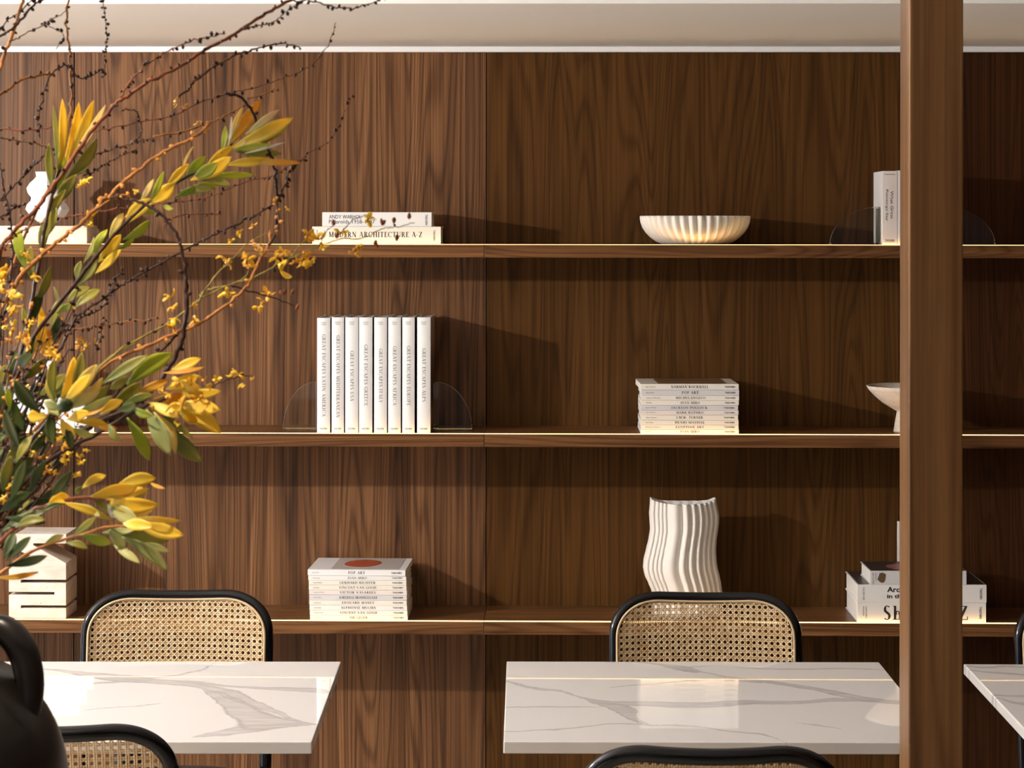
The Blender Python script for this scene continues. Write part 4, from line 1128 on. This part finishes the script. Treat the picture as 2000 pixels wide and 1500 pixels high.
GB = 'leafy yellow branches in the jug'; GT = 'bare budded twigs in the jug'
def L_(e, D, lst):
    for it in lst:
        x0, y0_, x1, y1_, w, k = it
        d0 = D+RB.uniform(-0.012, 0.012); leaf(e, atD(x0, y0_, d0), atD(x1, y1_, d0+RB.uniform(-0.02, 0.02)), w, k)
def stem_leaves(e, Q, D, step, Lpx, w, kinds, a0=0.45, start=0.25, end=1.0):
    """leaves set spirally along a stem, pointing forward"""
    k = D/FPX; m = len(Q); acc = 0; side = 1
    for i in range(int(m*start), int(m*end)-1):
        acc += (Q[i+1]-Q[i]).length/k
        if acc >= step:
            acc = 0; side = -side
            d = (Q[i+1]-Q[i]).normalized()
            up = Rt*(-d.dot(Up)) + Up*d.dot(Rt)
            a = RB.uniform(a0*0.6, a0*1.3)*side
            v = (d*math.cos(a) + up*math.sin(a) + Fw*RB.uniform(-0.25, 0.25)).normalized()
            leaf(e, Q[i], Q[i]+v*Lpx*k*RB.uniform(0.75, 1.2), w*RB.uniform(0.8, 1.2), RB.choice(kinds))

# A: long leafy branch reaching to the upper right, flower head at its end
e = branch('leafy_branch', 'long yellow-green leafy branch reaching up to the right, open leaf head above the top shelf', GB, 2.72)
Q = twig(e, [(-60, 1000), (10, 800), (60, 670), (110, 600), (150, 550), (190, 498), (240, 440), (300, 388), (360, 348), (420, 318), (458, 272)], 6, 3, 'd', 2.70, 2.78, jit=0.5, name='stem', from_mouth=True)
L_(e, 2.76, [(293, 395, 320, 335, 11, 'g'), (272, 398, 300, 350, 10, 'p'), (322, 372, 369, 320, 14, 'y'), (362, 352, 402, 305, 16, 'g'), (212, 474, 241, 416, 14, 'p'), (184, 502, 210, 448, 13, 'g'),
     (163, 515, 184, 463, 7, 's'), (228, 488, 262, 466, 9, 'g'), (192, 512, 236, 458, 20, 'y'), (240, 468, 292, 430, 17, 'g'), (242, 440, 300, 388, 22, 'y'), (296, 398, 340, 358, 22, 'y'),
     (262, 408, 308, 414, 12, 'g'), (318, 402, 338, 408, 8, 'g'), (150, 560, 190, 505, 16, 'v'), (150, 548, 158, 510, 12, 's'), (200, 505, 222, 498, 14, 'g'), (185, 535, 236, 487, 14, 'y'),
     (340, 386, 432, 360, 17, 'g'), (352, 372, 420, 368, 12, 'v'), (372, 352, 452, 306, 22, 'y'), (376, 350, 425, 318, 20, 'g'), (405, 345, 498, 342, 11, 'g'), (395, 352, 452, 362, 12, 'v'),
     (438, 322, 530, 312, 15, 'y'), (485, 318, 590, 318, 11, 'o'), (432, 300, 440, 246, 10, 'g'), (435, 292, 510, 193, 20, 'o'), (450, 290, 572, 230, 24, 'y'), (470, 292, 562, 246, 14, 'g'), (480, 262, 545, 214, 12, 'r'),
     (448, 285, 475, 208, 8, 'p'), (445, 285, 452, 228, 5, 'w'), (440, 290, 470, 240, 6, 'w'), (470, 285, 488, 262, 6, 'w'), (478, 300, 556, 278, 5, 'w'), (460, 296, 550, 300, 16, 'v'), (456, 292, 530, 282, 14, 'g'), (400, 330, 455, 285, 16, 'y'),
     (130, 590, 175, 560, 16, 'v'), (100, 640, 122, 580, 14, 'v'), (110, 612, 148, 596, 12, 'g'), (355, 344, 377, 286, 4, 'p'), (118, 600, 105, 560, 6, 's'), (330, 380, 345, 345, 10, 'g')])
finish(e, [])

# B: upright head at the upper left
e = branch('leafy_branch', 'upright leafy branch at upper left with a yellow leaf head near the tall panel seam', GB, 2.8)
Q = twig(e, [(-80, 1010), (0, 830), (50, 650), (75, 520), (95, 410), (118, 325)], 6, 4, 'd', 2.74, 2.82, jit=0.5, name='stem', from_mouth=True)
L_(e, 2.82, [(118, 330, 122, 193, 16, 'y'), (122, 330, 154, 200, 18, 'y'), (128, 326, 183, 196, 20, 'y'), (135, 318, 206, 205, 12, 'p'), (112, 330, 104, 205, 9, 'v'), (128, 350, 190, 270, 22, 'v'), (110, 400, 150, 340, 20, 'v'),
     (102, 370, 96, 280, 14, 'v'), (105, 380, 118, 290, 18, 'g'), (90, 440, 128, 370, 16, 'v'), (85, 470, 110, 405, 18, 'v'), (80, 500, 92, 420, 16, 'v'), (52, 530, 33, 438, 18, 'g'), (70, 560, 60, 480, 16, 'v'),
     (72, 590, 100, 520, 16, 'v'), (60, 640, 82, 560, 16, 'd'), (50, 680, 44, 600, 16, 'v'), (44, 710, 70, 650, 14, 'd'), (130, 345, 175, 322, 12, 'v'), (62, 700, 80, 598, 18, 'y'), (58, 690, 50, 640, 10, 'o'), (80, 690, 122, 620, 22, 'o'), (20, 760, 30, 680, 16, 'd')])
finish(e, [])

# C: the open head in front of the middle shelf
e = branch('leafy_branch', 'leafy branch with a wide open yellow head around a green-brown cone', GB, 2.55)
Q = twig(e, [(-60, 1040), (10, 930), (70, 850), (122, 795)], 6, 5, 'd', 2.62, 2.55, jit=0.4, name='stem', from_mouth=True)
L_(e, 2.55, [(118, 778, 145, 697, 24, 'y'), (140, 772, 160, 688, 18, 'v'), (140, 785, 189, 712, 22, 'p'), (148, 795, 201, 738, 16, 'p'), (106, 780, 106, 700, 17, 'v'), (145, 805, 219, 773, 15, 's'), (140, 812, 206, 794, 11, 'o'),
     (120, 800, 86, 785, 16, 's'), (115, 812, 96, 790, 18, 'p'), (90, 815, 54, 812, 22, 'y'), (118, 820, 148, 852, 20, 'y'), (140, 835, 182, 852, 14, 's'), (100, 800, 102, 868, 18, 'd'), (78, 806, 28, 742, 24, 'd'), (125, 785, 178, 730, 20, 'y'),
     (135, 800, 195, 765, 20, 'p'), (130, 820, 175, 805, 18, 'y'), (90, 845, 60, 880, 16, 'd'), (60, 850, 20, 880, 18, 'd'), (150, 825, 210, 830, 14, 'y'), (110, 790, 92, 740, 14, 'p'), (40, 880, 8, 800, 20, 'd'), (50, 860, 10, 905, 16, 'v'), (130, 830, 140, 878, 14, 'd'),
     (30, 905, 62, 850, 16, 'v'), (20, 800, 16, 758, 12, 'g'), (160, 800, 214, 752, 16, 'v')])
c = atD(125, 792, 2.53)
V, F = join(blob(c+Vector((0, 0.006, -0.004)), Vector((0.1, -0.6, 0.5)), 0.0085, 0.016, 14)); mk('cone', V, F, LM['d'], e, e.location, smooth=True)
finish(e, [])

# D: spray in front of the middle shelf edge
e = branch('leafy_branch', 'leafy branch with drooping yellow and sage leaves crossing the middle shelf edge', GB, 2.6)
Q = twig(e, [(-50, 1060), (30, 960), (110, 890), (200, 842), (260, 805), (330, 775)], 6, 4, 'd', 2.64, 2.60, jit=0.6, name='stem', from_mouth=True)
L_(e, 2.60, [(248, 752, 338, 690, 28, 'g'), (198, 750, 288, 694, 20, 'v'), (335, 722, 392, 700, 17, 'y'), (318, 728, 400, 717, 8, 'o'), (248, 815, 292, 899, 22, 'g'), (285, 800, 333, 889, 26, 's'), (300, 805, 343, 886, 18, 'p'), (322, 825, 395, 902, 26, 'v'),
     (340, 800, 432, 846, 30, 'y'), (312, 805, 377, 856, 11, 'v'), (212, 828, 237, 862, 15, 'v'), (345, 770, 432, 764, 17, 'y'), (345, 788, 430, 800, 26, 'y'), (325, 760, 388, 734, 22, 'y'), (335, 748, 392, 756, 22, 'y'), (300, 780, 372, 770, 18, 'o'),
     (262, 770, 330, 742, 14, 'o'), (240, 790, 300, 770, 14, 'v'), (220, 785, 275, 748, 20, 'v'), (290, 785, 350, 815, 18, 'y'), (320, 810, 360, 790, 20, 'y'), (260, 795, 300, 812, 14, 'g'), (360, 760, 400, 780, 18, 'y'), (350, 800, 385, 822, 20, 'y'),
     (230, 800, 265, 790, 16, 'd'), (195, 810, 240, 782, 16, 'y'), (185, 826, 230, 838, 12, 'o'), (300, 815, 370, 865, 10, 'o'), (215, 760, 250, 735, 16, 'v')])
for x, y, s_ in [(350, 745, 22), (372, 752, 20), (395, 742, 16), (330, 770, 18), (388, 780, 20), (412, 752, 16), (356, 790, 18), (300, 790, 14), (425, 742, 12), (345, 830, 12), (310, 760, 14), (405, 785, 14)]: blossom(e, x, y, 2.58, s_)
finish(e, [])

# E: lower yellow heads
e = branch('leafy_branch', 'lower branch with a bright yellow leaf head between middle and bottom shelf', GB, 2.55)
Q = twig(e, [(-60, 1110), (0, 1060), (60, 1000), (85, 990), (135, 975), (182, 972), (215, 980)], 6, 4, 'r', 2.60, 2.55, jit=0.4, name='stem', from_mouth=True)
L_(e, 2.55, [(158, 955, 207, 928, 15, 'y'), (225, 950, 305, 934, 22, 'y'), (292, 942, 322, 954, 6, 'o'), (178, 970, 268, 952, 26, 'y'), (205, 975, 310, 986, 26, 'y'), (240, 968, 290, 962, 16, 'p'), (242, 998, 297, 997, 22, 'p'), (212, 985, 270, 1020, 24, 's'),
     (222, 1018, 126, 982, 13, 'y'), (90, 992, 136, 970, 22, 'y'), (128, 984, 80, 1000, 9, 'd'), (180, 972, 230, 1000, 20, 'v'), (160, 950, 150, 965, 10, 'v'), (210, 970, 290, 955, 18, 'y'), (210, 985, 225, 1012, 10, 'w'), (130, 985, 196, 1008, 14, 's')])
finish(e, [])
e = branch('leafy_branch', 'lowest branch, orange stem with yellow and sage leaves in front of the pierced stone block', GB, 2.5)
Q = twig(e, [(-60, 1150), (0, 1120), (60, 1078), (130, 1052), (165, 1043), (205, 1030), (250, 1028)], 5, 3, 'o', 2.56, 2.50, jit=0.3, name='stem', from_mouth=True)
L_(e, 2.50, [(262, 1012, 354, 1018, 10, 'y'), (258, 1018, 359, 1046, 24, 'y'), (212, 1030, 330, 1056, 30, 'v'), (272, 1060, 331, 1078, 12, 's'), (238, 1048, 329, 1114, 22, 's'), (222, 1064, 273, 1100, 14, 's'), (212, 1035, 243, 1070, 18, 's'), (158, 1044, 216, 1062, 18, 'g'),
     (128, 1060, 172, 1071, 13, 'v'), (142, 1046, 186, 1010, 14, 'v'), (86, 1063, 124, 1045, 10, 'v'), (10, 1106, 92, 1086, 16, 'd'), (-10, 1128, 76, 1117, 9, 'o'), (240, 1022, 300, 1030, 20, 'y'), (12, 1095, 60, 1048, 16, 'd'), (0, 1040, 90, 998, 20, 'd'), (8, 1090, 28, 1040, 18, 'd'),
     (0, 1000, 60, 960, 20, 'd'), (10, 1010, 90, 1022, 14, 'd'), (30, 1030, 88, 1015, 18, 'v'), (20, 980, 50, 900, 18, 'd'), (60, 960, 90, 900, 16, 'd'), (100, 970, 140, 920, 16, 'd'), (5, 960, 22, 890, 18, 'v'), (200, 1040, 262, 1035, 14, 's')])
finish(e, [])

# bare and budded twigs
def T(label, D, twigs, bs=4.0, bm=None, blos=()):
    e = branch('budded_branch', label, GT, D); bl = []
    for i, (pts, r0, r1, bk, bd) in enumerate(twigs):
        fm = (i == 0)
        twig(e, pts, r0, r1, bk, D, D+0.05, bd, bs, bl, 1.4, 'stem' if i == 0 else 'twig', None, fm)
    for it in blos: blossom(e, it[0], it[1], D+0.03, it[2], it[3] if len(it) > 3 else 4, M_pet)
    finish(e, bl, bm); return e

T('thick reddish twig rising diagonally over the white ceiling edge', 2.70, [
    ([(-70, 980), (-30, 640), (0, 492), (50, 430), (100, 372), (160, 282), (215, 215), (250, 186), (300, 155), (350, 130), (400, 97), (450, 72), (520, 25), (575, -2), (620, -20)], 5.5, 3.6, 'r', 24),
    ([(565, 2), (612, 3), (650, 13), (690, 15), (720, 8), (755, -6)], 2.2, 1.0, 'k', 18), ([(235, 190), (262, 150), (300, 118), (350, 90), (400, 74), (440, 66)], 2.2, 1.2, 'r', 14),
    ([(470, 58), (500, 50), (535, 42), (560, 20), (590, 6)], 1.8, 1, 'k', 11)], 4.2)
T('slim reddish-brown twig crossing from the left edge to the white ceiling edge at upper centre', 2.84, [
    ([(-90, 1000), (-60, 500), (-20, 275), (50, 255), (120, 247), (180, 258), (260, 240), (330, 228), (390, 200), (440, 184), (472, 178), (540, 158), (600, 132), (640, 88), (656, 44)], 2.4, 1.0, 'r', 22),
    ([(236, 216), (262, 216), (274, 238), (275, 262), (255, 280)], 2.4, 1.6, 'k', 60), ([(350, 190), (390, 150), (430, 122), (470, 103), (520, 90), (555, 85), (585, 92)], 3.2, 1.4, 'k', 15),
    ([(300, 268), (360, 256), (410, 240), (450, 222), (500, 190), (545, 172)], 2.6, 1.4, 'o', 28)], 3.8, None, [(345, 200, 12), (360, 210, 12), (385, 240, 14, 3), (395, 245, 12, 3)])
T('dark arching twig curving down through the leaves in front of the top shelf', 2.66, [
    ([(-70, 1020), (60, 880), (170, 836), (230, 808), (290, 770), (325, 726), (350, 680), (363, 620), (365, 560), (357, 500), (340, 450), (310, 415), (270, 395), (215, 386)], 7, 3.5, 'd', 60),
    ([(195, 800), (215, 785), (240, 755), (300, 700), (345, 655), (365, 630)], 4, 3, 'd', 90),
    ([(178, 735), (240, 680), (330, 632)], 3, 2, 'g', 90)], 5, None, [(335, 600, 14), (340, 638, 16), (70, 540, 14), (332, 582, 22, 3), (340, 622, 18)])
T('bright orange knotted twig rising towards the top of the panelling', 2.76, [
    ([(-80, 1000), (-30, 700), (20, 570), (80, 500), (130, 460), (165, 430), (210, 385), (260, 340), (320, 296), (380, 268), (412, 238)], 6, 3.6, 'o', 22),
    ([(190, 405), (240, 380), (262, 400), (240, 430)], 2, 1.4, 'o', 30)], 5.0, M_budo, [(268, 372, 14), (170, 350, 14), (158, 362, 14), (180, 425, 18, 5), (172, 438, 14, 5)])
T('slender red-brown twig running right below the leaf head to a fine tip', 2.80, [
    ([(-90, 1010), (-70, 620), (20, 470), (90, 433), (150, 420), (230, 408), (300, 400), (400, 385), (480, 355), (540, 340), (600, 300), (650, 268), (688, 186)], 2.4, 0.9, 'r', 20),
    ([(320, 440), (350, 422), (390, 418), (432, 418)], 2.2, 1.4, 'r', 24)], 3.4)
T('dark budded twig arching from the leaf head down past the top shelf', 2.74, [
    ([(-70, 1010), (30, 760), (110, 690), (150, 620), (200, 585), (240, 555), (300, 522), (370, 482), (430, 452), (480, 430), (540, 392), (565, 340), (592, 310)], 3.5, 1.6, 'd', 12),
    ([(440, 182), (470, 190), (492, 218), (512, 262), (528, 305), (538, 345), (541, 380), (540, 440)], 3.6, 3, 'd', 80)], 4.2)
T('orange twig climbing behind the yellow blossoms to the top shelf', 2.68, [
    ([(-70, 1030), (60, 850), (200, 720), (300, 670), (380, 636), (425, 608), (465, 578), (490, 545), (508, 505), (525, 480), (530, 452)], 4.5, 3.6, 'o', 55),
    ([(525, 480), (545, 440), (540, 400), (545, 385)], 2.6, 1.6, 'd', 14), ([(515, 490), (500, 478), (490, 470)], 3, 2, 'o', 60)], 4.5, M_budo,
    [(512, 487, 16), (505, 478, 14), (378, 625, 16, 5), (383, 600, 14)])
GO = T('arching green flower stem with small yellow blossoms, its tip over the two large lying books', 2.72, [
    ([(-60, 1040), (80, 860), (180, 730), (260, 670), (330, 630), (385, 590), (400, 570), (450, 556), (500, 540), (560, 508), (620, 482), (668, 466), (705, 466), (745, 448), (775, 444), (810, 435)], 3.2, 0.9, 'g', 400),
    ([(385, 590), (420, 540), (455, 505), (480, 480), (520, 455)], 2.4, 1.2, 'g', 300), ([(450, 556), (500, 572), (545, 585), (580, 600)], 2.4, 0.9, 'd', 300), ([(390, 585), (440, 560), (480, 540), (488, 500)], 2, 1.2, 'g', 300),
    ([(660, 462), (690, 430), (712, 420)], 1.2, 0.8, 'k', 300), ([(570, 500), (585, 480), (602, 465)], 1.6, 1.2, 'g', 300), ([(622, 480), (635, 455), (650, 440)], 1.2, 0.9, 'k', 300)], 4, None,
    [(548, 528, 26, 5), (608, 512, 26, 5), (592, 500, 18, 4), (486, 508, 24, 5), (440, 505, 22, 5), (445, 515, 18, 4), (555, 492, 18, 4), (540, 505, 20, 4), (620, 468, 22, 5), (600, 462, 20, 5), (628, 478, 18, 4), (693, 490, 20, 4), (700, 488, 16, 4),
     (662, 456, 18, 4), (718, 430, 22, 5), (670, 452, 14, 4), (505, 600, 14, 4), (512, 590, 14, 4), (525, 572, 18, 5), (440, 572, 18, 5), (450, 575, 16, 4), (470, 455, 14, 4), (495, 440, 12, 3), (480, 520, 16, 4), (560, 408, 10, 3), (452, 470, 12, 3), (575, 512, 16, 4), (585, 515, 16, 3)])
e = GO; bl = []
for x, y in [(652, 441), (657, 466), (745, 440), (776, 458), (799, 428), (770, 424), (732, 473), (735, 469), (748, 439), (573, 565), (553, 575), (546, 568), (578, 605)]:
    bl.append(blob(atD(x, y, 2.73), Vector((RB.uniform(-.5, .5), 0, RB.uniform(0.3, 1)*RB.choice((-1, 1)))), 0.0024, 0.008))
o = mk('flower_buds', *join(*bl), mat=barkmat('russet_bud', (0.32, 0.10, 0.03), (0.14, 0.05, 0.02)), parent=e, org=e.location, smooth=True); o['kind'] = 'stuff'
T('fine hanging twig of dark beads near the ceiling edge at upper left', 2.9, [
    ([(-90, 980), (-85, 300), (-40, 120), (40, 20), (130, -40), (185, -35), (199, -5), (206, 40), (208, 90), (204, 122), (205, 148)], 1.8, 0.8, 'd', 9)], 3.6)
T('orange-brown twig pair at the upper left corner', 2.78, [
    ([(-90, 1000), (-75, 500), (-30, 230), (0, 130), (22, 75), (40, 15), (47, -15)], 5, 4, 'o', 40), ([(-20, 82), (30, 52), (60, 15), (88, -10)], 3, 2.2, 'd', 14), ([(18, 82), (45, 68), (84, 50), (100, 38), (130, 22)], 1.6, 1.0, 'k', 30)], 4.5)
T('upright orange-brown twig beside the panel seam at upper left', 2.86, [
    ([(-90, 1000), (-50, 700), (40, 480), (110, 330), (130, 260), (140, 200), (137, 140), (134, 90), (130, 40), (135, -12)], 4, 2.6, 'o', 22),
    ([(-20, 188), (10, 178), (45, 155), (90, 144), (98, 148)], 4, 3, 'o', 30), ([(95, 150), (130, 125), (150, 150), (175, 150), (200, 134)], 2, 1.2, 'd', 11),
    ([(95, 152), (82, 195), (75, 235), (78, 270)], 1.6, 1.2, 'd', 12), ([(110, 95), (125, 70), (95, 50), (84, 45)], 1.2, 0.9, 'k', 20)], 4.0)
T('dark zigzag twigs at the left edge above the top shelf', 2.82, [
    ([(-90, 1010), (-60, 700), (0, 640), (22, 520), (22, 440), (10, 380), (0, 320), (-10, 290)], 3, 2, 'd', 22), ([(-10, 400), (20, 372), (60, 330), (98, 292)], 2.6, 1.6, 'd', 14),
    ([(-10, 432), (22, 410), (45, 398)], 2, 1.4, 'd', 14), ([(0, 270), (40, 275), (90, 285), (130, 305), (190, 300), (240, 285), (300, 268)], 2.2, 1.4, 'k', 11), ([(160, 345), (190, 330), (235, 305), (270, 290)], 2, 1.2, 'k', 12)], 4.2)
T('budded twig fanning right below the dark arch, crossing the tall panel seam', 2.80, [
    ([(-70, 1020), (10, 800), (70, 690), (110, 655), (170, 640), (200, 635), (255, 628), (312, 622)], 2.8, 1.2, 'o', 16), ([(110, 655), (160, 620), (200, 600), (215, 560), (240, 530)], 2.2, 1.2, 'd', 10), ([(185, 690), (196, 660), (205, 620)], 1.6, 1, 'k', 11)], 4.2, None,
    [(150, 668, 14, 5), (165, 672, 14, 5), (158, 680, 12), (190, 668, 10), (167, 684, 12)])
T('short twig with small yellow bells to the right of the drooping leaves', 2.63, [
    ([(-60, 1060), (150, 850), (330, 775), (400, 760), (440, 742), (470, 734), (492, 735)], 3.2, 0.9, 'd', 300)], 4, None, [(455, 730, 16, 4), (466, 733, 14, 4), (468, 752, 14, 3), (494, 740, 8, 3), (420, 745, 12, 4)])

# the dense lower tangle of stems, small orange blossoms and dark leaves
tr = random.Random(5)
e = branch('berry_branch', 'dense tangle of dark stems with small orange blossoms and dark leaves above the jug', GT, 2.68); bl = []; bo = []
first = True
for i in range(46):
    x1, y1_ = tr.uniform(-20, 190), tr.uniform(560, 960)
    D = tr.uniform(2.6, 2.85); mx, my = -70+(x1+70)*0.45+tr.uniform(-25, 25), 1150+(y1_-1150)*0.5+tr.uniform(-20, 20)
    Q = twig(e, [(-85, 1080), (mx, my), (x1, y1_)], tr.uniform(3, 6), 1.5, tr.choice(['d', 'd', 'd', 'd', 'k', 'r']), 2.66, D, 16, 4.5, bl if i % 2 else bo, 1.6, 'stem' if first else 'twig', None, True)
    first = False
    if i % 3 == 0: stem_leaves(e, Q, D, 66, 66, 18, ['d', 'd', 'v'], 0.55, 0.45, 1.0)
finish(e, bl)
o = mk('small_blossoms', *join(*bo), mat=M_budo, parent=e, org=e.location, smooth=True); o['kind'] = 'stuff'
pet = []
clusters = [(10, 520, 26), (25, 570, 24), (30, 600, 24), (0, 560, 20), (50, 490, 14), (60, 670, 22), (45, 660, 20), (90, 690, 20), (110, 690, 18), (95, 860, 18), (120, 850, 14), (120, 880, 22), (130, 900, 20), (95, 905, 22), (100, 925, 18), (60, 880, 18), (30, 890, 18), (25, 905, 18), (160, 900, 16), (150, 930, 12), (10, 960, 16), (8, 980, 18), (80, 850, 14), (55, 760, 14), (20, 640, 18), (60, 630, 14), (105, 700, 18), (158, 925, 12), (170, 880, 10)]
for x, y, s_ in clusters:
    for q in range(3):
        blossom(e, x+tr.uniform(-s_/2, s_/2), y+tr.uniform(-s_/2, s_/2), tr.uniform(2.58, 2.75), s_*0.7, 4)
